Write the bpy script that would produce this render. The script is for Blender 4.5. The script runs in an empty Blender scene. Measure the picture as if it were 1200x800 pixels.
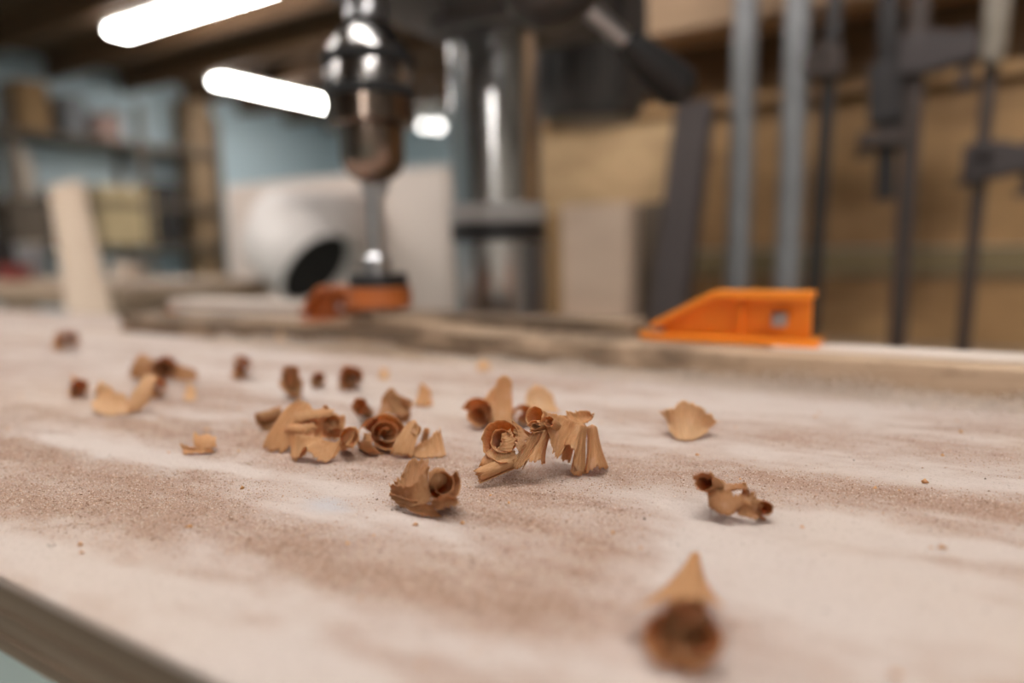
import bpy, bmesh, math, random
import numpy as np
from mathutils import Vector, Matrix

scene = bpy.context.scene
COL = scene.collection
PI = math.pi

# ------------------------------------------------------------------ camera
TT = 0.95                                   # height of the work table's top
CAMZ = TT + 0.065
FPX = 800.0                                 # focal length in pixels of the 1200 px wide frame (24 mm)
PITCH, ROLL = math.atan(110 / 800), math.radians(1.1)
_r0, _u0 = Vector((1, 0, 0)), Vector((0, math.sin(PITCH), math.cos(PITCH)))
CF = Vector((0, math.cos(PITCH), -math.sin(PITCH)))
CR = _r0 * math.cos(ROLL) - _u0 * math.sin(ROLL)
CU = _r0 * math.sin(ROLL) + _u0 * math.cos(ROLL)
CAM = Vector((0, 0, CAMZ))
cd = bpy.data.cameras.new('camera')
co = bpy.data.objects.new('camera', cd)
COL.objects.link(co)
m = Matrix((CR, CU, -CF)).transposed().to_4x4()
m.translation = CAM
co.matrix_world = m
cd.sensor_width = 36
cd.lens = 24
cd.clip_start = 0.005
cd.clip_end = 60
cd.dof.use_dof = True
cd.dof.focus_distance = 0.186
cd.dof.aperture_fstop = 3.6
cd.dof.aperture_blades = 9
cd.dof.aperture_rotation = 0.3
scene.camera = co

# ------------------------------------------------------------------ world, exposure
scene.view_settings.view_transform = 'Standard'
scene.view_settings.look = 'None'
scene.view_settings.gamma = 1
scene.view_settings.use_curve_mapping = False
scene.view_settings.exposure = 0.11
wd = bpy.data.worlds.new('world')
scene.world = wd
wd.use_nodes = True
wd.node_tree.nodes['Background'].inputs[0].default_value = (0.75, 0.8, 0.9, 1)
wd.node_tree.nodes['Background'].inputs[1].default_value = 0.05
TUBE_POWER = 34.0                           # emission of the ceiling lamps' diffusers

# the workshop's own axes: u along the table and walls, v away from the operator
ANG = math.radians(-31)
EU = Vector((math.cos(ANG), math.sin(ANG), 0))
EV = Vector((-math.sin(ANG), math.cos(ANG), 0))


def W(u, v, z=0.0):
    return EU * u + EV * v + Vector((0, 0, z))


def ray(px, py):
    d = CF + CR * ((px - 600) / FPX) - CU * ((py - 400) / FPX)
    return d / d.y


def at(px, py, Y):
    return CAM + ray(px, py) * Y


def onz(px, py, z):
    d = ray(px, py)
    return CAM + d * ((z - CAMZ) / d.z)


def onv(px, py, v):
    d = ray(px, py)
    return CAM + d * (v / d.dot(EV))


def onu(px, py, u):
    d = ray(px, py)
    return CAM + d * (u / d.dot(EU))


def uvz(p):
    return p.dot(EU), p.dot(EV), p.z


# ------------------------------------------------------------------ materials
def nodes(name):
    mt = bpy.data.materials.new(name)
    mt.use_nodes = True
    nt = mt.node_tree
    return mt, nt, nt.nodes['Principled BSDF'], nt.nodes['Material Output']


def N(nt, typ, **kw):
    n = nt.nodes.new(typ)
    for k, v in kw.items():
        if k in n.inputs.keys():
            n.inputs[k].default_value = v
        else:
            setattr(n, k, v)
    return n


def coords(nt, scale, kind='Object'):
    tc = N(nt, 'ShaderNodeTexCoord')
    mp = N(nt, 'ShaderNodeMapping')
    mp.inputs['Scale'].default_value = scale
    nt.links.new(tc.outputs[kind], mp.inputs['Vector'])
    return mp.outputs['Vector']


def ramp(nt, fac, stops):
    r = N(nt, 'ShaderNodeValToRGB')
    el = r.color_ramp.elements
    while len(el) < len(stops):
        el.new(0.5)
    for e, (p, c) in zip(el, stops):
        e.position = p
        e.color = (*c, 1)
    nt.links.new(fac, r.inputs['Fac'])
    return r.outputs['Color']


def mix(nt, fac, a, b, mode='MIX'):
    n = N(nt, 'ShaderNodeMix', data_type='RGBA', blend_type=mode)
    for sock, val in ((n.inputs[0], fac), (n.inputs[6], a), (n.inputs[7], b)):
        if isinstance(val, (int, float)):
            sock.default_value = val
        elif isinstance(val, tuple):
            sock.default_value = (*val, 1)
        else:
            nt.links.new(val, sock)
    return n.outputs[2]


def bump(nt, bs, height, strength, dist):
    b = N(nt, 'ShaderNodeBump')
    b.inputs['Strength'].default_value = strength
    b.inputs['Distance'].default_value = dist
    nt.links.new(height, b.inputs['Height'])
    nt.links.new(b.outputs['Normal'], bs.inputs['Normal'])


def noise(nt, vec, scale, detail=4, rough=0.6):
    n = N(nt, 'ShaderNodeTexNoise')
    n.inputs['Scale'].default_value = scale
    n.inputs['Detail'].default_value = detail
    n.inputs['Roughness'].default_value = rough
    nt.links.new(vec, n.inputs['Vector'])
    return n.outputs['Fac']


def paint(name, c, rough=0.5, metal=0.0, vary=0.12, scale=8.0):
    mt, nt, bs, _ = nodes(name)
    f = noise(nt, coords(nt, (1, 1, 1)), scale)
    k0, k1 = 1 - vary, 1 + vary
    colr = ramp(nt, f, [(0.3, tuple(x * k0 for x in c)), (0.7, tuple(min(1, x * k1) for x in c))])
    nt.links.new(colr, bs.inputs['Base Color'])
    bs.inputs['Roughness'].default_value = rough
    bs.inputs['Metallic'].default_value = metal
    return mt


def wood(name, c1, c2, stretch=(1.5, 22, 22), scale=1.0, rough=0.65):
    mt, nt, bs, _ = nodes(name)
    v = coords(nt, stretch)
    f = noise(nt, v, scale * 1.6, 6, 0.65)
    colr = ramp(nt, f, [(0.32, c1), (0.68, c2)])
    nt.links.new(colr, bs.inputs['Base Color'])
    bs.inputs['Roughness'].default_value = rough
    bump(nt, bs, f, 0.25, 0.002)
    return mt


def glow(name, c, s):
    mt, nt, bs, _ = nodes(name)
    bs.inputs['Base Color'].default_value = (0.9, 0.9, 0.9, 1)
    bs.inputs['Emission Color'].default_value = (*c, 1)
    bs.inputs['Emission Strength'].default_value = s
    return mt


def shaving_mat(name, c1, c2, tr):
    mt, nt, bs, out = nodes(name)
    uvc = coords(nt, (90, 5, 1), 'UV')
    f = noise(nt, uvc, 1.0, 4, 0.6)
    g = noise(nt, coords(nt, (1, 1, 1)), 260, 3, 0.6)
    colr = ramp(nt, f, [(0.3, c1), (0.72, c2)])
    dust = ramp(nt, g, [(0.55, (0, 0, 0)), (0.75, (0.5, 0.5, 0.5))])
    colr = mix(nt, dust, colr, (0.78, 0.60, 0.43))
    nt.links.new(colr, bs.inputs['Base Color'])
    bs.inputs['Roughness'].default_value = 0.62
    bs.inputs['Specular IOR Level'].default_value = 0.3
    bump(nt, bs, f, 0.35, 0.0002)
    tl = N(nt, 'ShaderNodeBsdfTranslucent')
    tl.inputs['Color'].default_value = (*tr, 1)
    mx = N(nt, 'ShaderNodeMixShader')
    mx.inputs[0].default_value = 0.4
    nt.links.new(bs.outputs[0], mx.inputs[1])
    nt.links.new(tl.outputs[0], mx.inputs[2])
    nt.links.new(mx.outputs[0], out.inputs['Surface'])
    return mt


def tabletop_mat():
    mt, nt, bs, _ = nodes('dusty_plywood_top')
    tc = N(nt, 'ShaderNodeTexCoord')
    obj = tc.outputs['Object']

    def mp(scale, rz=0.0):
        n = N(nt, 'ShaderNodeMapping')
        n.inputs['Scale'].default_value = scale
        n.inputs['Rotation'].default_value = (0, 0, rz)
        nt.links.new(obj, n.inputs['Vector'])
        return n.outputs['Vector']
    patch = noise(nt, mp((7, 11, 1)), 1.0, 3, 0.5)
    fine = noise(nt, mp((1, 1, 1)), 900, 4, 0.7)
    grit = noise(nt, mp((1, 1, 1)), 2200, 2, 0.5)
    mid = noise(nt, mp((70, 150, 1), 0.08), 1.0, 5, 0.7)
    at_ = N(nt, 'ShaderNodeAttribute', attribute_name='dust')
    ad2 = N(nt, 'ShaderNodeMath', operation='MULTIPLY_ADD')
    nt.links.new(mid, ad2.inputs[0])
    ad2.inputs[1].default_value = 0.85
    nt.links.new(at_.outputs['Fac'], ad2.inputs[2])
    ad3 = N(nt, 'ShaderNodeMath', operation='MULTIPLY_ADD')
    nt.links.new(fine, ad3.inputs[0])
    ad3.inputs[1].default_value = 0.75
    nt.links.new(ad2.outputs[0], ad3.inputs[2])
    mr = N(nt, 'ShaderNodeMapRange')
    mr.inputs['From Min'].default_value = 0.86
    mr.inputs['From Max'].default_value = 1.76
    nt.links.new(ad3.outputs[0], mr.inputs['Value'])
    base = mix(nt, mr.outputs[0], (0.64, 0.545, 0.495), (0.42, 0.277, 0.212))
    warm = ramp(nt, patch, [(0.5, (0, 0, 0)), (0.75, (0.3, 0.3, 0.3))])
    base = mix(nt, warm, base, (0.66, 0.50, 0.36))
    dk = ramp(nt, fine, [(0.30, (0.70, 0.66, 0.62)), (0.45, (1, 1, 1))])
    base = mix(nt, 1.0, base, dk, 'MULTIPLY')
    # a pale blue paint smear by the shavings
    sm = N(nt, 'ShaderNodeVectorMath', operation='DISTANCE')
    c = onz(385, 592, TT)
    u0, v0, _z = uvz(c)
    wv = N(nt, 'ShaderNodeMapping')
    wv.inputs['Scale'].default_value = (1, 1.7, 0)
    nt.links.new(obj, wv.inputs['Vector'])
    nt.links.new(wv.outputs[0], sm.inputs[0])
    sm.inputs[1].default_value = (u0, v0 * 1.7, 0)
    adn = N(nt, 'ShaderNodeMath', operation='MULTIPLY_ADD')
    nt.links.new(mid, adn.inputs[0])
    adn.inputs[1].default_value = 0.012
    nt.links.new(sm.outputs['Value'], adn.inputs[2])
    rm = N(nt, 'ShaderNodeMapRange')
    rm.inputs['From Min'].default_value = 0.009
    rm.inputs['From Max'].default_value = 0.016
    rm.inputs['To Min'].default_value = 0.55
    rm.inputs['To Max'].default_value = 0.0
    nt.links.new(adn.outputs[0], rm.inputs['Value'])
    base = mix(nt, rm.outputs[0], base, (0.52, 0.52, 0.56))
    nt.links.new(base, bs.inputs['Base Color'])
    bs.inputs['Roughness'].default_value = 0.75
    bs.inputs['Specular IOR Level'].default_value = 0.25
    h = N(nt, 'ShaderNodeMath', operation='MULTIPLY_ADD')
    nt.links.new(grit, h.inputs[0])
    h.inputs[1].default_value = 0.5
    nt.links.new(fine, h.inputs[2])
    h2 = N(nt, 'ShaderNodeMath', operation='MULTIPLY_ADD')
    nt.links.new(mid, h2.inputs[0])
    h2.inputs[1].default_value = 1.2
    nt.links.new(h.outputs[0], h2.inputs[2])
    bump(nt, bs, h2.outputs[0], 0.9, 0.0009)
    return mt


M = {
    'top': tabletop_mat(),
    'ply_light': wood('pale_ply_layer', (0.26, 0.18, 0.12), (0.36, 0.255, 0.18), (3, 60, 60)),
    'ply_dark': wood('dark_ply_layer', (0.19, 0.125, 0.08), (0.29, 0.20, 0.135), (3, 60, 60)),
    'fence': wood('dusty_fence_wood', (0.40, 0.28, 0.19), (0.60, 0.45, 0.33), (9, 50, 50)),
    'fence_side': None,
    'fence_pale': wood('pale_dusty_board', (0.62, 0.52, 0.45), (0.72, 0.62, 0.55), (5, 30, 30)),
    'sawdust': paint('sawdust', (0.50, 0.36, 0.25), 0.9, 0, 0.35, 900),
    'chrome': paint('polished_steel', (0.56, 0.56, 0.58), 0.3, 1, 0.05),
    'column': paint('ground_steel_column', (0.66, 0.65, 0.65), 0.2, 1, 0.06),
    'chuck_steel': paint('darkened_chuck_steel', (0.36, 0.345, 0.34), 0.22, 1, 0.06),
    'ring_black': paint('matte_black_ring', (0.012, 0.012, 0.013), 0.85, 0, 0.1),
    'pale_grey': paint('pale_grey_collar', (0.42, 0.40, 0.39), 0.45, 0.1, 0.08),
    'dark_chrome': paint('browned_chrome', (0.30, 0.23, 0.19), 0.2, 1, 0.1),
    'steel': paint('brushed_steel', (0.50, 0.50, 0.52), 0.32, 1, 0.1),
    'cast': paint('dark_cast_iron', (0.055, 0.05, 0.052), 0.4, 0.2, 0.2),
    'black': paint('black_plastic', (0.018, 0.017, 0.018), 0.42, 0, 0.2),
    'motor': paint('dark_grey_motor', (0.075, 0.068, 0.066), 0.33, 0.4, 0.2),
    'orange': paint('orange_paint', (0.90, 0.27, 0.02), 0.42, 0, 0.06),
    'bit_orange': paint('rust_orange_coating', (0.42, 0.115, 0.025), 0.45, 0, 0.15, 60),
    'galv': paint('galvanised_pipe', (0.255, 0.255, 0.264), 0.5, 0.35, 0.15, 20),
    'bar': paint('blackened_bar_steel', (0.035, 0.030, 0.030), 0.5, 0.3, 0.2),
    'bar_brown': paint('brown_oxidised_steel', (0.052, 0.034, 0.027), 0.6, 0.0, 0.2),
    'jaw': paint('dark_grey_jaw', (0.05, 0.037, 0.036), 0.6, 0.0, 0.2),
    'handle': paint('worn_pale_handle', (0.33, 0.28, 0.23), 0.5, 0, 0.2, 20),
    'post': paint('grey_painted_post', (0.085, 0.066, 0.064), 0.6, 0.0, 0.12),
    'wall_ply': wood('plywood_wall', (0.17, 0.084, 0.03), (0.50, 0.295, 0.132), (2, 9, 5), 1.2),
    'wall_ply_pale': wood('pale_plywood_panel', (0.33, 0.21, 0.105), (0.72, 0.49, 0.27), (3, 9, 5), 1.2),
    'wall_green': wood('faded_green_strip', (0.19, 0.14, 0.068), (0.26, 0.19, 0.09), (2, 9, 5)),
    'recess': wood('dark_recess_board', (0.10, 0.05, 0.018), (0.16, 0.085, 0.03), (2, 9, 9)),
    'beam': wood('header_beam', (0.357, 0.221, 0.128), (0.476, 0.315, 0.196), (2, 12, 12)),
    'ceil': wood('dark_ceiling_board', (0.104, 0.054, 0.024), (0.168, 0.092, 0.044), (1, 9, 9)),
    'joist': wood('ceiling_joist', (0.136, 0.070, 0.032), (0.216, 0.116, 0.056), (0.8, 9, 9)),
    'wood_post': wood('brown_wood_post', (0.192, 0.120, 0.060), (0.288, 0.188, 0.104), (9, 9, 1)),
    'plank': wood('tan_plank', (0.425, 0.315, 0.230), (0.527, 0.408, 0.306), (14, 14, 1)),
    'block': wood('pinkish_wood_block', (0.62, 0.45, 0.34), (0.74, 0.56, 0.43), (3, 12, 12)),
    'crate': wood('pale_yellow_crate', (0.527, 0.391, 0.204), (0.629, 0.484, 0.281), (2, 9, 9)),
    'shelfwood': wood('dark_shelf_board', (0.11, 0.08, 0.055), (0.17, 0.125, 0.09), (2, 9, 9)),
    'bench': wood('workbench_top', (0.30, 0.21, 0.14), (0.42, 0.30, 0.21), (2, 9, 9)),
    'blue': paint('blue_wall_paint', (0.56, 0.68, 0.735), 0.8, 0, 0.08, 1.5),
    'floor': paint('teal_grey_floor', (0.30, 0.36, 0.34), 0.6, 0, 0.15, 3),
    'plaster': paint('plaster', (0.55, 0.50, 0.45), 0.85, 0, 0.06, 2),
    'cabinet': paint('beige_cabinet_paint', (0.72, 0.615, 0.55), 0.5, 0, 0.04, 3),
    'white': paint('white_duct', (0.76, 0.70, 0.67), 0.5, 0, 0.03, 3),
    'dark': paint('dark_inside', (0.022, 0.018, 0.016), 0.8, 0, 0.2),
    'red': paint('dark_red_metal', (0.22, 0.035, 0.03), 0.45, 0, 0.1),
    'grey': paint('grey_box', (0.22, 0.22, 0.23), 0.6, 0, 0.12),
    'pale': paint('pale_card', (0.55, 0.46, 0.38), 0.75, 0, 0.1),
    'ochre': paint('ochre_box', (0.36, 0.21, 0.09), 0.7, 0, 0.15),
    'pinkish': paint('dusty_pink_box', (0.40, 0.26, 0.22), 0.7, 0, 0.1),
    'bluebin': paint('blue_plastic_bin', (0.20, 0.31, 0.37), 0.5, 0, 0.1),
    'housing': paint('white_lamp_housing', (0.75, 0.74, 0.70), 0.5, 0, 0.03),
    'tube': glow('lamp_diffuser', (1.0, 0.965, 0.92), TUBE_POWER),
    'bulb': glow('bulb_glass', (1.0, 0.965, 0.92), 6.0),
    'shave': shaving_mat('wood_shaving', (0.44, 0.235, 0.095), (0.76, 0.50, 0.265), (0.86, 0.38, 0.08)),
    'shave_pale': shaving_mat('pale_wood_shaving', (0.60, 0.39, 0.205), (0.82, 0.59, 0.36), (0.88, 0.5, 0.17)),
    'shave_brown': shaving_mat('brown_wood_shaving', (0.28, 0.135, 0.052), (0.54, 0.315, 0.155), (0.72, 0.27, 0.05)),
}


def stained_fence():
    mt, nt, bs, _ = nodes('stained_fence_wood')
    g = noise(nt, coords(nt, (9, 50, 50)), 1.6, 5, 0.6)
    c = ramp(nt, g, [(0.32, (0.42, 0.29, 0.19)), (0.68, (0.60, 0.44, 0.31))])
    st = noise(nt, coords(nt, (26, 40, 60)), 1.0, 4, 0.6)
    tc = N(nt, 'ShaderNodeTexCoord')
    sx = N(nt, 'ShaderNodeSeparateXYZ')
    nt.links.new(tc.outputs['Object'], sx.inputs[0])
    mr = N(nt, 'ShaderNodeMapRange')          # grime where the hands work, left of the middle
    mr.inputs['From Min'].default_value = -0.06
    mr.inputs['From Max'].default_value = -0.20
    nt.links.new(sx.outputs['X'], mr.inputs['Value'])
    ma = N(nt, 'ShaderNodeMath', operation='MULTIPLY_ADD')
    nt.links.new(mr.outputs[0], ma.inputs[0])
    ma.inputs[1].default_value = 0.28
    nt.links.new(st, ma.inputs[2])
    k = ramp(nt, ma.outputs[0], [(0.52, (0, 0, 0)), (0.80, (1, 1, 1))])
    nt.links.new(mix(nt, k, c, (0.17, 0.115, 0.075)), bs.inputs['Base Color'])
    bs.inputs['Roughness'].default_value = 0.8
    bump(nt, bs, st, 0.3, 0.002)
    return mt


M['fence_side'] = stained_fence()


# ------------------------------------------------------------------ object helpers
def tag(o, label=None, cat=None, group=None, kind=None):
    if label:
        o['label'] = label
    if cat:
        o['category'] = cat
    if group:
        o['group'] = group
    if kind:
        o['kind'] = kind
    return o


def empty(name, loc, rz=ANG, label=None, cat=None, group=None):
    o = bpy.data.objects.new(name, None)
    COL.objects.link(o)
    o.location = loc
    o.rotation_euler = (0, 0, rz)
    o.empty_display_size = 0.02
    return tag(o, label, cat, group)


class MB:
    """collects simple solids and links them as one mesh object"""

    def __init__(s):
        s.bm = bmesh.new()

    def _ring_faces(s, rings, cap=True):
        n = len(rings[0])
        for a, b in zip(rings, rings[1:]):
            for i in range(n):
                s.bm.faces.new((a[i], a[(i + 1) % n], b[(i + 1) % n], b[i]))
        if cap:
            s.bm.faces.new(rings[0][::-1])
            s.bm.faces.new(rings[-1])

    def box(s, c, d, bev=0.0, mat=None):
        r = bmesh.ops.create_cube(s.bm, size=1.0)
        vs = r['verts']
        for v in vs:
            v.co = Vector((v.co.x * d[0], v.co.y * d[1], v.co.z * d[2]))
        if bev:
            es = list({e for v in vs for e in v.link_edges})
            rb = bmesh.ops.bevel(s.bm, geom=es, offset=bev, segments=2, affect='EDGES', profile=0.6)
            vs = list({v for f in rb['faces'] for v in f.verts} | {v for v in vs if v.is_valid})
        for v in vs:
            if mat is not None:
                v.co = mat @ v.co
            v.co += Vector(c)
        return s

    def tube(s, p0, p1, r0, r1=None, seg=24, cap=True):
        r1 = r0 if r1 is None else r1
        return s.sweep([p0, p1], [r0, r1], seg, cap)

    def sweep(s, pts, rads, seg=16, cap=True):
        pts = [Vector(p) for p in pts]
        rings = []
        ref = None
        for i, p in enumerate(pts):
            t = (pts[min(i + 1, len(pts) - 1)] - pts[max(i - 1, 0)]).normalized()
            if ref is None:
                ref = Vector((0, 0, 1)) if abs(t.z) < 0.9 else Vector((1, 0, 0))
            a = (ref - t * ref.dot(t)).normalized()
            b = t.cross(a)
            ref = a
            rings.append([s.bm.verts.new(p + (a * math.cos(k * 2 * PI / seg) + b * math.sin(k * 2 * PI / seg)) * rads[i]) for k in range(seg)])
        s._ring_faces(rings, cap)
        return s

    def lathe(s, prof, c=(0, 0, 0), seg=40, cap=True):
        c = Vector(c)
        rings = [[s.bm.verts.new(c + Vector((r * math.cos(k * 2 * PI / seg), r * math.sin(k * 2 * PI / seg), z))) for k in range(seg)] for r, z in prof]
        s._ring_faces(rings, cap)
        return s

    def prism(s, poly, y0, y1, bev=0):
        """polygon in local x,z extruded along y"""
        a = [s.bm.verts.new((x, y0, z)) for x, z in poly]
        b = [s.bm.verts.new((x, y1, z)) for x, z in poly]
        s._ring_faces([a, b])
        return s

    def ball(s, c, r, seg=24):
        q = bmesh.ops.create_uvsphere(s.bm, u_segments=seg, v_segments=seg // 2, radius=r)
        for v in q['verts']:
            v.co += Vector(c)
        return s

    def build(s, name, mat, parent=None, smooth=True, label=None, bevel=0.0):
        bmesh.ops.recalc_face_normals(s.bm, faces=s.bm.faces)
        me = bpy.data.meshes.new(name)
        s.bm.to_mesh(me)
        s.bm.free()
        me.materials.append(mat)
        o = bpy.data.objects.new(name, me)
        COL.objects.link(o)
        if smooth:
            me.polygons.foreach_set('use_smooth', [True] * len(me.polygons))
            try:
                me.set_sharp_from_angle(angle=math.radians(38))
            except Exception:
                pass
        if bevel:
            bv = o.modifiers.new('bevel', 'BEVEL')
            bv.width = bevel
            bv.segments = 2
            bv.limit_method = 'ANGLE'
        if parent is not None:
            o.parent = parent
        if label:
            o['label'] = label
        return o


def box(name, c, d, mat, parent=None, bevel=0.0, label=None, rot=None):
    return MB().box(c, d, 0, rot).build(name, mat, parent, False, label, bevel)


def place(o, loc, rz=ANG):
    o.location = loc
    o.rotation_euler = (0, 0, rz)
    return o


# ------------------------------------------------------------------ the workshop's shell
U0, U1, V0, V1, ZC = -6.3, 4.2, -8.4, 6.7, 2.64


def shell(name, c, d, mat):
    o = box(name, (0, 0, 0), d, mat)
    place(o, W(*c))
    return tag(o, kind='structure')


shell('floor', ((U0 + U1) / 2, (V0 + V1) / 2, -0.05), (U1 - U0 + 0.4, V1 - V0 + 0.4, 0.1), M['floor'])
shell('wall_left', (U0 - 0.06, (V0 + V1) / 2, ZC / 2), (0.12, V1 - V0, ZC), M['blue'])
shell('wall_far', ((U0 + U1) / 2, V1 + 0.06, ZC / 2), (U1 - U0, 0.12, ZC), M['blue'])
shell('wall_right', (U1 + 0.06, (V0 + V1) / 2, ZC / 2), (0.12, V1 - V0, ZC), M['plaster'])
shell('wall_near', ((U0 + U1) / 2, V0 - 0.06, ZC / 2), (U1 - U0, 0.12, ZC), M['plaster'])

ceiling = empty('ceiling', W(0, 0, 0))
tag(ceiling, kind='structure')
bw = 0.32
nb = int((U1 - U0) / bw) + 1
first = None
for i in range(nb):
    uc = U0 + bw * (i + 0.5)
    if first is None:
        first = box('ceiling_board', (0, 0, 0), (bw - 0.012, V1 - V0, 0.03), M['ceil'], ceiling)
        o = first
    else:
        o = first.copy()
        COL.objects.link(o)
        o.parent = ceiling
    o.location = (uc, (V0 + V1) / 2, ZC + 0.015 + 0.003 * (i % 3))
box('ceiling_backing', ((U0 + U1) / 2, (V0 + V1) / 2, ZC + 0.06), (U1 - U0 + 0.3, V1 - V0 + 0.3, 0.04), M['ceil'], ceiling)
first = None
vj = V0 + 0.35
while vj < V1:
    if first is None:
        first = box('joist', (0, 0, 0), (U1 - U0, 0.05, 0.18), M['joist'], ceiling)
        o = first
    else:
        o = first.copy()
        COL.objects.link(o)
        o.parent = ceiling
    o.location = ((U0 + U1) / 2, vj, ZC - 0.09)
    vj += 0.62

# plywood partition behind the drill press
PV = 1.10
PU0 = -0.70
part = empty('wall_back', W(0, PV, 0))
tag(part, kind='structure')
zl, zu = TT + 0.27, TT + 0.395
for a, b, mt, yo in ((PU0, -0.335, 'wall_ply_pale', 0.0), (-0.33, 0.28, 'wall_ply', 0.006), (0.285, 1.25, 'wall_ply', 0.002), (1.255, U1, 'wall_ply', 0.005)):
    box('panel', ((a + b) / 2, 0.02 + yo, (zl + TT + 0.055) / 2), (b - a, 0.02, zl - TT - 0.055), M[mt], part, 0.001)
    box('panel', ((a + b) / 2, 0.024 + yo, (TT + 0.015) / 2), (b - a, 0.02, TT + 0.015), M[mt], part, 0.001)
box('rail', ((PU0 + U1) / 2, 0.024, TT + 0.035), (U1 - PU0, 0.02, 0.037), M['wall_green'], part, 0.001)
box('ledge', ((PU0 + U1) / 2, 0.055, zl + 0.009), (U1 - PU0, 0.11, 0.018), M['wall_ply'], part, 0.001)
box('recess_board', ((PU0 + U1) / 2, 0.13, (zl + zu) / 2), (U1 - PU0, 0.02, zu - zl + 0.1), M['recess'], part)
box('header', ((PU0 + U1) / 2, 0.05, zu + 0.13), (U1 - PU0, 0.10, 0.26), M['beam'], part, 0.002)
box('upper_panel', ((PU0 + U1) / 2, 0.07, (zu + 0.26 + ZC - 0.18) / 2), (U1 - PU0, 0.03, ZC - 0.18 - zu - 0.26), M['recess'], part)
for us in (PU0 + 0.04, 0.35, 1.3, 2.3, U1 - 0.04):
    box('stud', (us, 0.165, (ZC - 0.18) / 2), (0.05, 0.045, ZC - 0.18), M['wood_post'], part)


# ------------------------------------------------------------------ ceiling lamps
def lamp(name, c, rz, length, label, z=2.425, wid=0.135):
    r = empty(name, Vector((c.x, c.y, z)), rz, label, 'lamp', None)
    box('housing', (0, 0, 0.02), (length + 0.03, wid + 0.035, 0.035), M['housing'], r, 0.004)
    MB().box((0, 0, -0.017), (length, wid, 0.034), 0.012).build('diffuser', M['tube'], r)
    for sx in (-1, 1):
        MB().tube((sx * length * 0.4, 0, 0.037), (sx * length * 0.4, 0, ZC - 0.0 - z), 0.004, None, 8).build('hanger', M['steel'], r)
    return r


ZL = 2.41
e = onz(136, 39, ZL)
lamp('ceiling_lamp', e + EU * 0.72, ANG, 1.40, 'long white strip lamp highest up, running out of the top edge')
e0, e1 = onz(254, 94, ZL), onz(388, 124, ZL)
dv = e1 - e0
lamp('ceiling_lamp', (e0 + e1) / 2, math.atan2(dv.y, dv.x), dv.length, 'white strip lamp on the ceiling ending behind the drill chuck')
# unseen lamps; all but the broad one are added to brighten the scene
lamp('ceiling_lamp', W(-0.12, 0.0), ANG, 1.4, 'unseen white strip lamp added above the work table')  # added top light for the table and shavings
lamp('ceiling_lamp', W(-2.4, 0.45), ANG, 1.4, 'unseen white strip lamp added to brighten the beige cabinet')  # added to lift the dark cabinet front
lamp('ceiling_lamp', W(0.6, 3.6), ANG + PI / 2, 1.4, 'unseen white strip lamp added behind the plywood wall')  # added to light the blue walls from behind the partition
lamp('ceiling_lamp', W(1.25, -1.15), ANG + PI / 2, 1.4, 'unseen white strip lamp added behind the camera as fill')  # added fill light from the operator's side
lk = Vector((-0.13, -1.0, 0)).normalized()
lamp('ceiling_lamp', Vector((0, 0.57, 0)) + lk * 6.5, math.atan2(lk.y, lk.x), 1.9, 'broad white strip lamp far behind the camera, out of the frame', wid=0.4)
lamp('ceiling_lamp', W(-3.0, -1.2), ANG, 1.4, 'unseen white strip lamp added over the empty floor')  # added extra light on the left
# pair of bare bulbs far behind
p0 = at(497, 147, 6.9)
r = empty('bulb_lamp', p0, ANG, 'pair of round white bulbs glowing between chuck and column', 'lamp')
MB().ball((0, 0, 0), 0.04).build('bulb', M['bulb'], r)
MB().ball((0.19, -0.03, -0.03), 0.045).build('bulb', M['bulb'], r)
MB().tube((0, 0, 0.03), (0, 0, 0.16), 0.025).build('socket', M['housing'], r)
MB().tube((0.19, -0.03, 0.0), (0.19, -0.03, 0.16), 0.025).build('socket', M['housing'], r)
box('ceiling_bar', (0.077, -0.015, 0.17), (0.35, 0.06, 0.03), M['housing'], r)
MB().tube((0.077, -0.015, 0.18), (0.077, -0.015, ZC - p0.z), 0.008).build('hanger', M['steel'], r)

# ------------------------------------------------------------------ work table of plywood
TU0, TU1, TV0, TV1 = -1.15, 0.75, 0.0595, 0.41
tc_u, tc_v = (TU0 + TU1) / 2, (TV0 + TV1) / 2
table = empty('work_table', W(0, 0, TT), ANG, 'dusty plywood drill press table strewn with wood shavings', 'table')


def vnoise(x, y, seed):
    L = np.random.default_rng(seed).random((256, 256))
    xi, yi = np.floor(x).astype(int), np.floor(y).astype(int)
    fx, fy = x - xi, y - yi
    fx, fy = fx * fx * (3 - 2 * fx), fy * fy * (3 - 2 * fy)
    g = lambda a, b: L[a % 256, b % 256]
    return (g(xi, yi) * (1 - fx) + g(xi + 1, yi) * fx) * (1 - fy) + (g(xi, yi + 1) * (1 - fx) + g(xi + 1, yi + 1) * fx) * fy


def fbm(x, y, seed, o=4, gain=0.55):
    t, a, n = 0, 1.0, 0
    for k in range(o):
        t = t + a * vnoise(x * 2 ** k, y * 2 ** k, seed + k)
        n += a
        a *= gain
    return t / n


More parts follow.
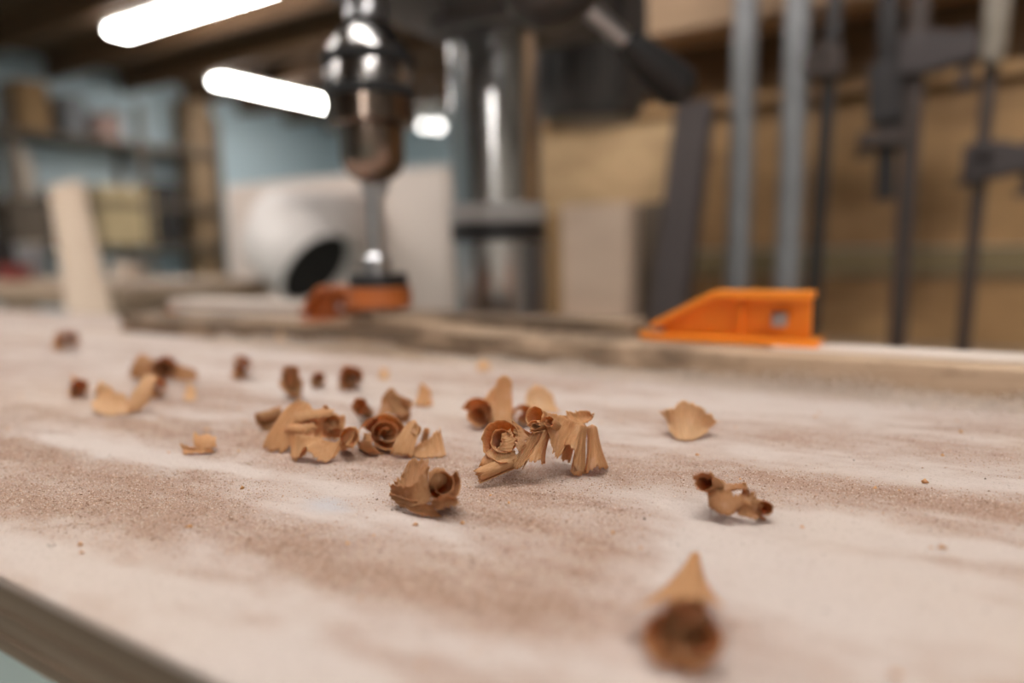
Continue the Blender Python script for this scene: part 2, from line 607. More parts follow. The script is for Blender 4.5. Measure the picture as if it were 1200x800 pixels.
# swept drifts of dust: centre, half length along and across the sweep (metres), amount
DRIFTS = [(c_, la, lb, w) for c_, la, lb, w in (
    ((90, 545), .055, .010, .42), ((50, 595), .06, .010, .45), ((210, 606), .05, .009, .32), ((640, 585), .040, .018, .42),
    ((530, 610), .035, .012, .30), ((770, 560), .045, .010, .38), ((690, 650), .022, .013, .40), ((560, 705), .022, .012, .34),
    ((1000, 572), .055, .006, .50), ((900, 545), .05, .010, .25), ((430, 530), .05, .010, .30), ((170, 500), .07, .009, .25),
    ((1120, 597), .04, .005, .40), ((350, 650), .03, .006, .28), ((460, 690), .025, .005, .25), ((1180, 500), .04, .012, .28),
    ((250, 715), .018, .004, .35), ((480, 765), .025, .005, .38), ((640, 725), .018, .008, .35), ((120, 650), .03, .004, .25), ((940, 740), .03, .004, .22), ((1120, 660), .03, .004, .2),
    ((270, 440), .10, .02, -.25), ((1020, 700), .055, .022, -.65), ((900, 660), .02, .012, -.30), ((350, 562), .06, .005, -.50),
    ((100, 522), .06, .004, -.45), ((1060, 562), .04, .0035, -.45), ((130, 680), .04, .008, -.55), ((330, 770), .03, .008, -.45),
    ((420, 600), .04, .006, -.35), ((620, 430), .15, .03, -.30), ((230, 400), .15, .03, -.40), ((900, 480), .08, .02, -.25),
    ((530, 475), .05, .014, -.35), ((1000, 620), .05, .006, -.45), ((820, 640), .006, .03, -.35), ((1100, 480), .06, .012, -.10),
    ((620, 760), .03, .010, -.40), ((760, 520), .07, .0035, -.25))]
SWEEP = math.radians(5)


def dust(u, v):
    cs, sn = math.cos(SWEEP), math.sin(SWEEP)
    a, b = u * cs + v * sn, -u * sn + v * cs
    wob = 0.006 * (fbm(u * 40, v * 60, 50, 3) - 0.5)
    d = 0.42 + 0.75 * (fbm(a * 7 + 3, b * 55 + 9 + wob * 200, 11) - 0.5) + 0.9 * (fbm(a * 24, b * 70, 23) - 0.5) + 0.6 * (fbm(a * 110, b * 230, 31, 3) - 0.5)
    for (px, py), la, lb, w in DRIFTS:
        q = uvz(onz(px, py, TT))
        da, db = (u - q[0]) * cs + (v - q[1]) * sn, -(u - q[0]) * sn + (v - q[1]) * cs + wob
        d = d + w * np.exp(-(da / la) ** 2 - (db / lb) ** 2)
    return np.clip(d, 0, 1)


gu = np.concatenate([np.linspace(TU0, -0.66, 40)[:-1], np.linspace(-0.66, 0.14, 560), np.linspace(0.14, TU1, 40)[1:]])
gv = np.linspace(TV0, TV1, 290)
GU, GV = np.meshgrid(gu, gv, indexing='ij')
DU = dust(GU, GV)


def surf_z(u, v, d):
    edge = np.clip(np.minimum(v - TV0, TV1 - v) / 0.002, 0, 1)
    return edge * (0.0006 * np.clip(d - 0.35, 0, 1) * (0.4 + 1.2 * vnoise(u * 520, v * 620, 77))) - (1 - edge) ** 2 * 0.0004


GZ = surf_z(GU, GV, DU)
nu, nv = GU.shape
top_v = np.stack([GU, GV, GZ], -1).reshape(-1, 3)
bot_v = [(TU0, TV0, -0.0024), (TU1, TV0, -0.0024), (TU1, TV1, -0.0024), (TU0, TV1, -0.0024)]
idx = np.arange(nu * nv).reshape(nu, nv)
quads = np.stack([idx[:-1, :-1], idx[1:, :-1], idx[1:, 1:], idx[:-1, 1:]], -1).reshape(-1, 4).tolist()
b0 = nu * nv
quads += [[b0 + 3, b0 + 2, b0 + 1, b0], [b0, b0 + 1] + idx[::-1, 0].tolist(), [b0 + 1, b0 + 2] + idx[-1, ::-1].tolist(),
          [b0 + 2, b0 + 3] + idx[:, -1].tolist(), [b0 + 3, b0] + idx[0, :].tolist()]
me = bpy.data.meshes.new('top_veneer')
me.from_pydata(top_v.tolist() + bot_v, [], quads)
at_d = me.attributes.new('dust', 'FLOAT', 'POINT')
at_d.data.foreach_set('value', np.concatenate([DU.reshape(-1), np.full(4, 0.4)]).astype(np.float32))
me.materials.append(M['top'])
me.polygons.foreach_set('use_smooth', [True] * ((nu - 1) * (nv - 1)) + [False] * 5)
vo = bpy.data.objects.new('top_veneer', me)
COL.objects.link(vo)
vo.parent = table
z = -0.0025
for i, (t, mt) in enumerate(((0.0030, 'ply_dark'), (0.0032, 'ply_light'), (0.0026, 'ply_dark'), (0.0034, 'ply_light'), (0.0026, 'ply_dark'), (0.0022, 'ply_light'))):
    ins = 0.0004 * (i % 2) + 0.0003
    box('ply', (tc_u, tc_v, z - t / 2), (TU1 - TU0 - 2 * ins, TV1 - TV0 - 2 * ins, t - 0.0001), M[mt], table, 0.0003)
    z -= t
TB = z

# fence along the far edge
FV = 0.325
fence = empty('drill_press_fence', W(0, FV, TT), ANG, 'low dusty wooden fence board along the far edge of the table', 'fence')
FU0 = uvz(onv(142, 392, FV))[0]
MB().box(((FU0 + 0.55) / 2, 0.021, 0.00725), (0.55 - FU0, 0.042, 0.0145), 0).build('fence_board', M['fence_side'], fence, False, None, 0.0012)
FU1, FU2 = uvz(onv(432, 380, FV + 0.06))[0], uvz(onv(748, 380, FV + 0.06))[0]
box('back_strip', ((FU0 + FU1) / 2, 0.060, 0.0125), (FU1 - FU0, 0.030, 0.025), M['fence_pale'], fence, 0.001, 'pale strip behind the board on its left half')
box('back_board', ((FU1 + FU2) / 2 + 0.0005, 0.060, 0.0105), (FU2 - FU1 - 0.001, 0.030, 0.021), M['fence_side'], fence, 0.001, 'grimy brown board behind its middle')
MB().box((0.24, 0.027, 0.0150), (0.60, 0.026, 0.001), 0).build('track', M['fence_pale'], fence, False, 'pale worn strip on top', 0.0003)


# ------------------------------------------------------------------ drill press
CU_, CV_ = -0.322, 0.516
dp = empty('drill_press', W(CU_, CV_, 0), ANG, 'drill press with polished steel column, dark head and keyless chuck', 'drill press')
ZQ = TT + 0.065                       # camera height, handy for heights read off the column
# column
MB().tube((0, 0, 0.03), (0, 0, TT + 0.27), 0.039, None, 64).build('column', M['column'], dp)
cl = MB().lathe([(0.0395, ZQ + 0.006), (0.0415, ZQ + 0.006), (0.0415, ZQ + 0.021), (0.0395, ZQ + 0.021)], (0, 0, 0), 64).build('collar', M['black'], dp)
MB().lathe([(0.0395, ZQ + 0.0212), (0.0415, ZQ + 0.0212), (0.0425, ZQ + 0.030), (0.0415, ZQ + 0.037), (0.0395, ZQ + 0.037)], (0, 0, 0), 64).build('collar_ring', M['pale_grey'], cl)
MB().box((0.0415 * math.cos(-0.15), 0.0415 * math.sin(-0.15), (ZQ + 0.005 + 0.6) / 2), (0.015, 0.016, ZQ + 0.005 - 0.6), 0.001).build('rack', M['steel'], dp, label='pale steel rack bar beside the column')
MB().box((0, 0.02, 0.015), (0.30, 0.46, 0.03), 0.006).build('base', M['cast'], dp)
# cast iron table under the board
it = MB().box((0, -0.22, TB + TT - 0.02), (0.34, 0.26, 0.036), 0.006).build('iron_table', M['cast'], dp)
MB().box((0, -0.09, TB + TT - 0.085), (0.07, 0.12, 0.09), 0.006).lathe([(0.04, TT - 0.16), (0.062, TT - 0.16), (0.062, TT - 0.06), (0.04, TT - 0.06)], (0, 0, 0), 40).build('table_bracket', M['cast'], dp)
# head
hz = TT + 0.248
hd = MB().box((0, -0.05, hz + 0.125), (0.145, 0.30, 0.25), 0.018).build('head', M['cast'], dp)
MB().lathe([(0.052, hz - 0.006), (0.056, hz), (0.056, hz + 0.01)], (0, 0, 0), 48).build('head_collar', M['cast'], hd)
MB().box((0, -0.01, hz + 0.30), (0.20, 0.52, 0.09), 0.02).build('belt_cover', M['black'], dp)
# motor
mv = 0.245
mo = MB().lathe([(0.03, TT + 0.205), (0.052, TT + 0.209), (0.061, TT + 0.222), (0.062, TT + 0.40), (0.05, TT + 0.42)], (-0.022, mv, 0), 48).build('motor', M['motor'], dp)
MB().box((-0.022, mv - 0.07, TT + 0.335), (0.07, 0.05, 0.06), 0.006).build('terminal_box', M['black'], mo)
MB().box((0, 0.13, hz + 0.10), (0.09, 0.13, 0.05), 0.006).build('motor_bracket', M['cast'], dp)
for k in range(12):
    a = k * PI / 6
    MB().box((-0.022 + 0.063 * math.cos(a), mv + 0.063 * math.sin(a), TT + 0.31), (0.004, 0.004, 0.15), 0).build('cooling_fin', M['motor'], mo, False)
# quill, spindle and chuck
qv = 0.344 - CV_
qu = -0.309 - CU_


def ring(name, prof, mat, par):
    return MB().lathe([(r * 0.001, TT + zz * 0.001) for r, zz in prof], (qu, qv, 0), 48).build(name, mat, par)


ring('quill', [(20, 228), (24, 230), (24, 262)], M['cast'], dp)
ring('spindle', [(11, 206), (13, 208), (13.5, 216), (12.5, 218), (12.5, 229)], M['chrome'], dp)
ck = ring('chuck', [(7, 108), (17, 115), (19.5, 122), (20, 142), (26, 144), (27, 160), (27, 186), (25, 190), (21, 197), (16, 205), (13, 207), (11, 207)], M['chuck_steel'], dp)
ring('chuck_nose', [(7.5, 107.5), (17.5, 114.7), (20.5, 122), (20.8, 142), (18, 142.4)], M['dark_chrome'], ck)
ring('sleeve', [(26, 143.5), (28.3, 144.5), (28.4, 159), (26, 159.5)], M['dark_chrome'], ck)
ring('grip_ring', [(26, 159.6), (29, 160), (29.4, 163), (29, 166), (26, 166.4)], M['ring_black'], ck)
ring('grip_ring', [(26, 180.2), (29, 180.6), (29.4, 183), (28.6, 186), (26, 186.6)], M['ring_black'], ck)
for k in range(3):
    a = k * 2 * PI / 3 + 0.4
    MB().tube((qu + 0.0055 * math.cos(a), qv + 0.0055 * math.sin(a), TT + 0.101), (qu + 0.0075 * math.cos(a), qv + 0.0075 * math.sin(a), TT + 0.118), 0.0035, 0.004, 10).build('jaw', M['steel'], ck)
# feed hub with three spoke handles
hu, hv, hzz = -0.203 - CU_, 0.391 - CV_, TT + 0.228
hub = MB().ball((hu, hv, hzz), 0.032, 32).tube((hu - 0.07, hv, hzz), (hu, hv, hzz), 0.018).build('feed_hub', M['motor'], dp)
tip = at(806, 112, 0.475)
tl = Vector(uvz(tip)) - Vector((CU_, CV_, 0))
hc = Vector((hu, hv, hzz))
ax = Vector((1, 0, 0))
for k in range(3):
    q = Matrix.Rotation(k * 2 * PI / 3, 3, ax)
    d = q @ (tl - hc)
    ln = d.length
    d.normalize()
    h = MB().tube(hc + d * 0.025, hc + d * (ln - 0.05), 0.0065).build('feed_handle', M['steel'], dp)
    MB().sweep([hc + d * (ln - s) for s in (0.058, 0.056, 0.03, 0.008, 0.001)], [0.006, 0.009, 0.0135, 0.0145, 0.009], 20).build('grip', M['black'], h)

# forstner bit in the chuck
fb = empty('forstner_bit', W(-0.309, 0.344, TT + 0.0265), ANG, 'forstner bit with orange head and steel shank in the drill chuck', 'drill bit')
MB().lathe([(0.0055, 0.024), (0.0055, 0.084)], (0, 0, 0), 24).build('shank', M['chrome'], fb)
MB().lathe([(0.0055, 0.0365), (0.0085, 0.033), (0.009, 0.016), (0.009, 0.0155)], (0, 0, 0), 24).build('hub', M['chrome'], fb)
MB().lathe([(0.009, 0.0235), (0.019, 0.023), (0.0195, 0.015), (0.009, 0.0148)], (0, 0, 0), 40).build('chip_guard', M['black'], fb)
MB().lathe([(0.009, 0.0146), (0.0212, 0.0145), (0.0215, 0.002), (0.0195, 0.0005), (0.0185, 0.006), (0.004, 0.006)], (0, 0, 0), 40).build('cutting_head', M['bit_orange'], fb)
MB().tube((0, 0, 0.006), (0, 0, 0.0002), 0.003, 0.0003, 10).build('center_point', M['steel'], fb)
for s in (-1, 1):
    MB().box((s * 0.011, 0, 0.004), (0.018, 0.003, 0.005), 0.0004).build('cutter', M['steel'], fb)


# ------------------------------------------------------------------ orange fence stops
def stop(px0, px1, v, label, mirror=1):
    a, b = onv(px0, 395, v), onv(px1, 395, v)
    L = (b - a).length
    c = uvz((a + b) / 2)
    r = empty('fence_stop', W(c[0], v, TT + 0.0155), ANG, label, 'fence stop', 'orange fence stops')
    h = 0.0255
    x0, x1 = -L / 2, L / 2
    xs = x0 + L * 0.45
    xf = x1 - L * 0.05
    xa = x0 + L * 0.12
    # base flange with a rounded nose and slot
    pts = []
    nose = 0.011
    for k in range(9):
        t = PI / 2 + k * PI / 8
        pts.append((x0 + nose + nose * math.cos(t), nose * math.sin(t)))
    pts += [(x1, -0.011), (x1, 0.011)]
    bm = MB()
    va = [bm.bm.verts.new((x, y, 0)) for x, y in pts]
    vb = [bm.bm.verts.new((x, y, 0.003)) for x, y in pts]
    bm._ring_faces([va, vb])
    bm.build('base_flange', M['orange'], r, False, None, 0.0005)
    MB().prism([(xa, 0.003), (xf, 0.003), (xf, h - 0.002), (xs, h - 0.002), (xa, 0.008)], -0.001, 0.003).build('web', M['orange'], r, False, None, 0.0003)
    MB().prism([(xa - 0.002, 0.0085), (xs, h + 0.0005), (xf + 0.001, h + 0.0005), (xf + 0.001, h - 0.003), (xs + 0.0005, h - 0.003), (xa - 0.001, 0.0055)], -0.0095, 0.0095).build('top_flange', M['orange'], r, False, None, 0.0005)
    MB().box((xs + (xf - xs) * 0.28, -0.003, 0.012), (0.002, 0.005, 0.017), 0).build('rib', M['orange'], r, False)
    bt = MB().box((x0 + L * 0.80, -0.0045, 0.0125), (0.0066, 0.006, 0.0066), 0.0006).build('square_nut', M['steel'], r)
    MB().tube((x0 + L * 0.80, -0.0076, 0.0125), (x0 + L * 0.80, -0.009, 0.0125), 0.0025, None, 12).build('bolt_end', M['chrome'], bt)
    MB().tube((x0 + 0.010, 0, 0.003), (x0 + 0.010, 0, 0.0055), 0.005, None, 16).build('clamp_screw', M['steel'], r)
    return r


stop(750, 962, FV + 0.030, 'bright orange metal stop with square nut on the right of the fence')
s2 = stop(358, 425, FV + 0.014, 'small rust-orange stop half hidden beside the forstner bit')
for c in s2.children:
    if c.type == 'MESH':
        c.data.materials[0] = M['bit_orange']

# ------------------------------------------------------------------ back bench with clamps leaning on the plywood wall
BZ = TT - 0.075
bb = empty('back_bench', W(0.4, 0.965, 0), ANG, 'low bench shelf behind the drill press holding the clamps', 'bench')
MB().box((0, 0, BZ - 0.02), (2.1, 0.235, 0.04), 0.002).build('bench_top', M['bench'], bb)
for su in (-0.98, 0, 0.98):
    for sv in (-0.08, 0.08):
        box('leg', (su, sv, (BZ - 0.04) / 2), (0.06, 0.06, BZ - 0.04), M['bench'], bb, 0.002)


def px_u(px, py, v):
    return uvz(onv(px, py, v))[0]


def pipe_clamp(px, v, label):
    u = px_u(px, 330, v)
    r = empty('pipe_clamp', W(u, v, BZ), ANG, label, 'clamp', 'galvanised pipe clamps')
    r.rotation_euler = (-0.035, 0, ANG)
    MB().tube((0, 0, 0.0), (0, 0, 1.15), 0.0165, None, 28).build('pipe', M['galv'], r)
    MB().tube((0, 0, 1.10), (0, 0, 1.155), 0.021, None, 20).build('coupling', M['galv'], r)
    MB().box((0, -0.022, 0.83), (0.04, 0.085, 0.045), 0.006).build('tail_jaw', M['jaw'], r)
    j = MB().box((0, -0.022, 0.99), (0.04, 0.085, 0.04), 0.006).build('head_jaw', M['jaw'], r)
    MB().tube((0, -0.045, 1.0), (0, -0.045, 1.10), 0.007, None, 12).build('screw', M['steel'], j)
    return r


pipe_clamp(863, 0.99, 'galvanised grey pipe clamp next to the leaning grey post')
pipe_clamp(922, 0.985, 'galvanised grey pipe clamp standing directly behind the orange stop')


def bar_clamp(pxt, pxb, v, label, mats, w, jaws, foot=BZ, top=None, handle=None):
    """jaws: (height above the table, reach, size, mat); the bar runs foot..top"""
    b = uvz(onv(pxb, 330, v))
    t = uvz(onv(pxt, 0, v))
    top = top or TT + 0.75
    sl = (t[0] - b[0]) / (t[2] - b[2])
    u_foot = b[0] + sl * (foot - b[2])
    r = empty('bar_clamp', W(u_foot, v, foot), ANG, label, 'clamp', 'dark bar clamps on the wall')
    r.rotation_euler = Matrix.Rotation(ANG, 3, 'Z').to_euler()
    tilt = math.atan(sl)
    r.rotation_euler = (Matrix.Rotation(ANG, 3, 'Z') @ Matrix.Rotation(-0.03, 3, 'X') @ Matrix.Rotation(tilt, 3, 'Y')).to_euler()
    L = top - foot
    MB().box((0, 0, L / 2), (w, 0.008, L), 0.0012).build('bar', M[mats], r)
    for hgt, reach, sz, jm, sgn in jaws:
        zj = TT + hgt - foot
        j = MB().prism([(-w * 0.9 * sgn, zj - sz * 0.55), (w * 0.9 * sgn, zj - sz * 0.5), (reach * sgn, zj - sz * 0.28), (reach * sgn, zj + sz * 0.25), (w * 0.8 * sgn, zj + sz * 0.5), (-w * 0.9 * sgn, zj + sz * 0.5)], -0.016, 0.012).build('jaw', M[jm], r, False, None, 0.003)
        MB().tube((reach * 0.82 * sgn, -0.002, zj - sz * 0.9), (reach * 0.82 * sgn, -0.002, zj + sz * 0.5), 0.006, None, 12).tube((reach * 0.82 * sgn, -0.002, zj - sz * 1.0), (reach * 0.82 * sgn, -0.002, zj - sz * 0.88), 0.011, None, 14).build('screw', M[jm], j)
    if handle:
        z0, z1 = TT + handle[0] - foot, TT + handle[1] - foot
        MB().sweep([(0, -0.014, z0), (0, -0.014, z0 + 0.01), (0, -0.014, (z0 + z1) / 2), (0, -0.014, z1)], [0.008, 0.0125, 0.0135, 0.012], 18).build('handle', M['handle'], r, label='worn pale wooden handle')
    return r


bar_clamp(977, 954, 0.99, 'thin black bar clamp just behind the orange stop\'s end', 'bar', 0.018, [(0.30, -0.002, 0.03, 'bar_brown', 1), (0.292, 0.035, 0.035, 'bar_brown', -1)])
bar_clamp(1041, 1036, 0.99, 'short dark clamp hanging high, its lower end far above the bench', 'bar', 0.022, [(0.245, 0.016, 0.07, 'bar', 1), (0.19, 0.03, 0.02, 'bar_brown', -1)], foot=TT + 0.115)
bar_clamp(1078, 1056, 0.98, 'brown bar clamp with a broad jaw high on its right side', 'bar_brown', 0.021, [(0.285, 0.062, 0.046, 'jaw', 1)])
bar_clamp(1170, 1136, 0.98, 'thin bar clamp with pale handle at the top and a dark sliding jaw', 'bar_brown', 0.015, [(0.155, 0.055, 0.042, 'jaw', 1), (0.157, 0.016, 0.03, 'jaw', -1)], handle=(0.262, 0.42))

# grey post leaning behind the feed handle
b = onv(783, 372, 0.93)
t = onv(806, 100, 0.93)
ub, ut = uvz(b), uvz(t)
sl = (ut[0] - ub[0]) / (ut[2] - ub[2])
gp = MB().box((0, 0, 0.168), (0.048, 0.036, 0.336), 0.003).build('leaning_post', M['post'])
gp.location = W(ub[0] + sl * (BZ - ub[2]), 0.93, BZ)
gp.rotation_euler = (Matrix.Rotation(ANG, 3, 'Z') @ Matrix.Rotation(-0.13, 3, 'X') @ Matrix.Rotation(math.atan(sl), 3, 'Y')).to_euler()
tag(gp, 'short grey square post leaning behind the black feed handle', 'post')
# wooden block on the bench, seen between column and post
c = uvz(onv(697, 335, 0.95))
wb = empty('wood_block', W(c[0], 0.955, BZ), ANG, 'tan wooden block with pinkish face standing between column and grey post', 'block')
MB().box((0.012, 0, 0.10), (0.105, 0.07, 0.20), 0.002).build('block_body', M['block'], wb)
MB().box((-0.058, 0.004, 0.095), (0.034, 0.07, 0.19), 0.002).build('side_board', M['ochre'], wb, label='darker ochre board on the left side')
c = uvz(onv(765, 340, 0.97))
o = MB().box((0, 0, 0.10), (0.03, 0.05, 0.20), 0.002).build('dark_offcut', M['shelfwood'])
place(o, W(c[0], 0.98, BZ))
tag(o, 'narrow dark wood offcut squeezed between block and grey post', 'offcut')

# ------------------------------------------------------------------ far left of the workshop
# machine cabinet with white dust hood
a, b = onv(262, 210, 1.75), onv(524, 205, 1.75)
ua, ub = uvz(a), uvz(b)
ztop = 1.272
mc = empty('machine_cabinet', W((ua[0] + ub[0]) / 2, 1.75, 0), ANG, 'broad beige machine cabinet standing behind the drill chuck', 'cabinet')
wd_ = ub[0] - ua[0]
MB().box((0, 0.25, ztop / 2 + 0.03), (wd_, 0.50, ztop - 0.06), 0.012).build('body', M['cabinet'], mc)
for k in (-1, 1):
    d_ = MB().box((k * wd_ / 4, -0.006, ztop * 0.36), (wd_ / 2 - 0.03, 0.012, ztop * 0.60), 0.003).build('door', M['cabinet'], mc)
    MB().tube((k * 0.05, -0.03, ztop * 0.4), (k * 0.05, -0.03, ztop * 0.5), 0.008).build('handle', M['steel'], d_)
for sx in (-1, 1):
    for sy in (0.05, 0.45):
        box('foot', (sx * (wd_ / 2 - 0.06), sy, 0.03), (0.07, 0.07, 0.06), M['black'], mc)

c0 = at(286, 303, 2.08)
c1 = at(374, 318, 1.93)
hood = empty('dust_hood', c1, 0, 'white round dust hood with a dark slanted mouth before the cabinet', 'duct')
ax = (CR * 0.72 - CU * 0.58 - CF * 0.38).normalized()
rr = 0.122
vb = 1.742 - uvz(c1)[1]
pts = [Vector((0, 0, 0)), -ax * 0.08, -ax * 0.16, -ax * 0.21 + EV * 0.05, -ax * 0.23 + EV * 0.14]
pts.append(-ax * 0.23 + EV * (vb + ax.dot(EV) * 0.23))
MB().sweep(pts, [rr, rr, rr * 1.02, rr * 1.04, rr, rr], 40, False).build('duct', M['white'], hood).modifiers.new('wall', 'SOLIDIFY').thickness = 0.004
MB().sweep([ax * 0.001 - ax * 0.03, -ax * 0.10], [rr * 0.97, rr * 0.97], 40, True).build('shade_plug', M['dark'], hood)  # dark plug that paints the shade inside the duct's mouth
MB().sweep([ax * 0.004, -ax * 0.012], [rr * 1.05, rr * 1.05], 40, False).build('rim', M['white'], hood).modifiers.new('wall', 'SOLIDIFY').thickness = 0.006

# workbench at the left
wbch = empty('workbench', W(-2.62, 1.27, 0), ANG, 'long workbench with pale top at the left behind the table', 'workbench')
bz2 = 0.93
MB().box((0, 0, bz2 - 0.03), (1.6, 0.5, 0.06), 0.004).build('bench_top', M['bench'], wbch)
for sx in (-0.72, 0.72):
    for sy in (-0.18, 0.18):
        box('leg', (sx, sy, (bz2 - 0.06) / 2), (0.08, 0.08, bz2 - 0.06), M['bench'], wbch, 0.003)
# things standing on it


def bench_box(px, py, v, d, mat, label, cat='box', name='storage_box', lid=None):
    q = uvz(onv(px, py, v))
    r = empty(name, W(q[0], v, bz2), ANG, label, cat)
    MB().box((0, 0, d[2] / 2), d, 0.004).build('body', M[mat], r)
    MB().box((0, 0, d[2] + 0.004), (d[0] * 1.03, d[1] * 1.03, 0.008), 0.002).build('lid', M[lid or mat], r)
    return r


bench_box(20, 350, 1.20, (0.07, 0.08, 0.05), 'red', 'small dark red tin low at the left edge', 'tin', 'metal_tin')
bench_box(6, 330, 1.33, (0.09, 0.10, 0.16), 'dark', 'black case standing behind the dark red tin', 'case', 'tool_case')
bench_box(40, 330, 1.36, (0.07, 0.08, 0.13), 'grey', 'grey carton between the black case and the leaning plank', 'box', 'carton', 'pale')
bench_box(150, 320, 1.40, (0.10, 0.06, 0.055), 'pale', 'low pale carton right of the leaning plank', 'box', 'carton')
# plank leaning against the workbench
pb, pt = at(112, 400, 1.35), at(78, 218, 1.95)
dd = (pt - pb).normalized()
xx = (CR - dd * CR.dot(dd)).normalized()
yy = dd.cross(xx)
k0 = pb - dd * ((pb.z - 0.004) / dd.z)
pk = MB().box((0, 0, (pt - k0).length / 2), (0.082, 0.02, (pt - k0).length), 0.002).build('leaning_plank', M['plank'])
mm = Matrix((xx, yy, dd)).transposed().to_4x4()
mm.translation = k0
pk.matrix_world = mm
tag(pk, 'tan wooden plank leaning to the left behind the table', 'plank')

# shelves on the blue left wall
su_ = U0 + 0.2
sh = empty('storage_shelf', W(su_, 2.9, 0), ANG, 'tall dark shelf unit full of tools and boxes on the blue wall', 'shelf')
zs = [0.35, 1.10, 1.46, 1.98]
for zz in zs:
    MB().box((0, 0, zz - 0.02), (0.40, 3.0, 0.04), 0.002).build('shelf_board', M['shelfwood'], sh)
for yv in (-1.48, -0.3, 0.72, 1.48):
    for xv in (-0.17, 0.17):
        box('upright', (xv, yv, 1.15), (0.05, 0.05, 2.3), M['shelfwood'], sh, 0.002)


def shelf_item(name, px, py, shelf, d, mat, label, cat, kind='box'):
    qa, q = uvz(onu(px[0], py, su_ + 0.05)), uvz(onu(px[1], py, su_ + 0.05))
    d = (d[0], abs(qa[1] - q[1]) * 0.98, d[2])
    q = (0, (qa[1] + q[1]) / 2)
    r = empty(name, W(su_ + 0.03, q[1], zs[shelf]), ANG, label, cat)
    if kind == 'box':
        MB().box((0, 0, d[2] / 2), d, 0.008).build('body', M[mat], r)
        MB().box((0, 0, d[2] + 0.006), (d[0] * 1.03, d[1] * 1.03, 0.014), 0.003).build('lid', M[mat], r)
    elif kind == 'crate':
        n = 4
        for k in range(n):
            hh = d[2] / n
            MB().box((d[0] / 2, 0, hh * (k + 0.5)), (0.015, d[1], hh - 0.012), 0.002).build('slat', M[mat], r)
        MB().box((-0.008, 0, d[2] / 2), (d[0] - 0.016, d[1] - 0.01, d[2] - 0.005), 0.002).build('body', M[mat], r)
    elif kind == 'jug':
        w = d[1] / 2
        MB().lathe([(w * 0.9, 0), (w, 0.02), (w, d[2] * 0.45), (w * 0.75, d[2] * 0.7), (w * 0.3, d[2] * 0.88), (w * 0.3, d[2])], (0, 0, 0), 24).build('body', M[mat], r)
        MB().lathe([(w * 0.36, d[2] * 0.94), (w * 0.36, d[2] * 1.04), (w * 0.2, d[2] * 1.05)], (0, 0, 0), 20).build('cap', M['black'], r)
    elif kind == 'tool':
        MB().box((0, 0, d[2] * 0.2), (d[0], d[1], d[2] * 0.4), 0.01).build('base', M[mat], r)
        bd = MB().tube((0, -d[1] * 0.4, d[2] * 0.7), (0, d[1] * 0.45, d[2] * 0.75), d[2] * 0.25, d[2] * 0.2, 20).build('motor_body', M[mat], r)
        MB().box((0, d[1] * 0.1, d[2] * 0.48), (d[0] * 0.4, d[1] * 0.3, d[2] * 0.3), 0.01).build('handle', M['black'], bd)
    return r


shelf_item('wooden_crate', (105, 170), 250, 1, (0.30, 0.54, 0.50), 'crate', 'pale yellow slatted crate on the shelf beside the plank', 'crate', 'crate')
shelf_item('tool_box', (173, 203), 250, 1, (0.28, 0.34, 0.55), 'dark', 'tall dark box between yellow crate and brown post', 'box')
shelf_item('tool_box', (2, 52), 270, 1, (0.3, 0.40, 0.30), 'shelfwood', 'dark brown box on the shelf left of the yellow crate', 'box')
shelf_item('power_tool', (60, 98), 275, 1, (0.22, 0.28, 0.26), 'grey', 'grey power tool on the shelf behind the plank\'s top', 'power tool', 'tool')
shelf_item('plastic_jug', (10, 44), 220, 2, (0.2, 0.27, 0.46), 'pale', 'pale cone-shouldered jug on the upper left shelf', 'jug', 'jug')
shelf_item('power_tool', (52, 80), 230, 2, (0.2, 0.20, 0.12), 'dark', 'low black power tool beside the pale jug', 'power tool', 'tool')
shelf_item('storage_box', (14, 50), 120, 3, (0.25, 0.28, 0.36), 'ochre', 'ochre box on the top shelf at the far left', 'box')
shelf_item('storage_box', (66, 92), 120, 3, (0.25, 0.20, 0.30), 'grey', 'grey box on the top shelf right of the ochre one', 'box')
shelf_item('power_tool', (52, 64), 135, 3, (0.2, 0.14, 0.20), 'dark', 'black power tool between ochre and grey boxes on top', 'power tool', 'tool')
shelf_item('storage_box', (108, 137), 170, 3, (0.25, 0.20, 0.20), 'pinkish', 'dusty pink box at the top shelf\'s right end', 'box')
shelf_item('plastic_bin', (165, 222), 320, 0, (0.3, 0.42, 0.32), 'bluebin', 'blue plastic bin low on the shelf left of the post', 'bin')
shelf_item('plastic_bin', (100, 155), 320, 0, (0.3, 0.42, 0.30), 'bluebin', 'blue plastic bin low behind the leaning plank', 'bin')
# brown post carrying the ceiling
c = onz(232, 150, ZC)
q = at(234, 240, 6.8)
po = MB().box((0, 0, (ZC - 0.18) / 2), (0.24, 0.24, ZC - 0.18), 0.005).build('trim_1', M['wood_post'])
place(po, Vector((q.x, q.y, 0)))
tag(po, kind='structure')
# small offcuts bundle at the foot of the post
q2 = at(240, 335, 4.4)
o = empty('dark_machine', Vector((q2.x, q2.y, 0)), ANG, 'low dark machine standing at the foot of the brown post', 'machine')
MB().box((0, 0, 0.40), (0.42, 0.40, 0.80), 0.01).build('stand', M['shelfwood'], o)
MB().box((0, 0, 0.83), (0.46, 0.44, 0.06), 0.01).build('table_plate', M['ochre'], o)


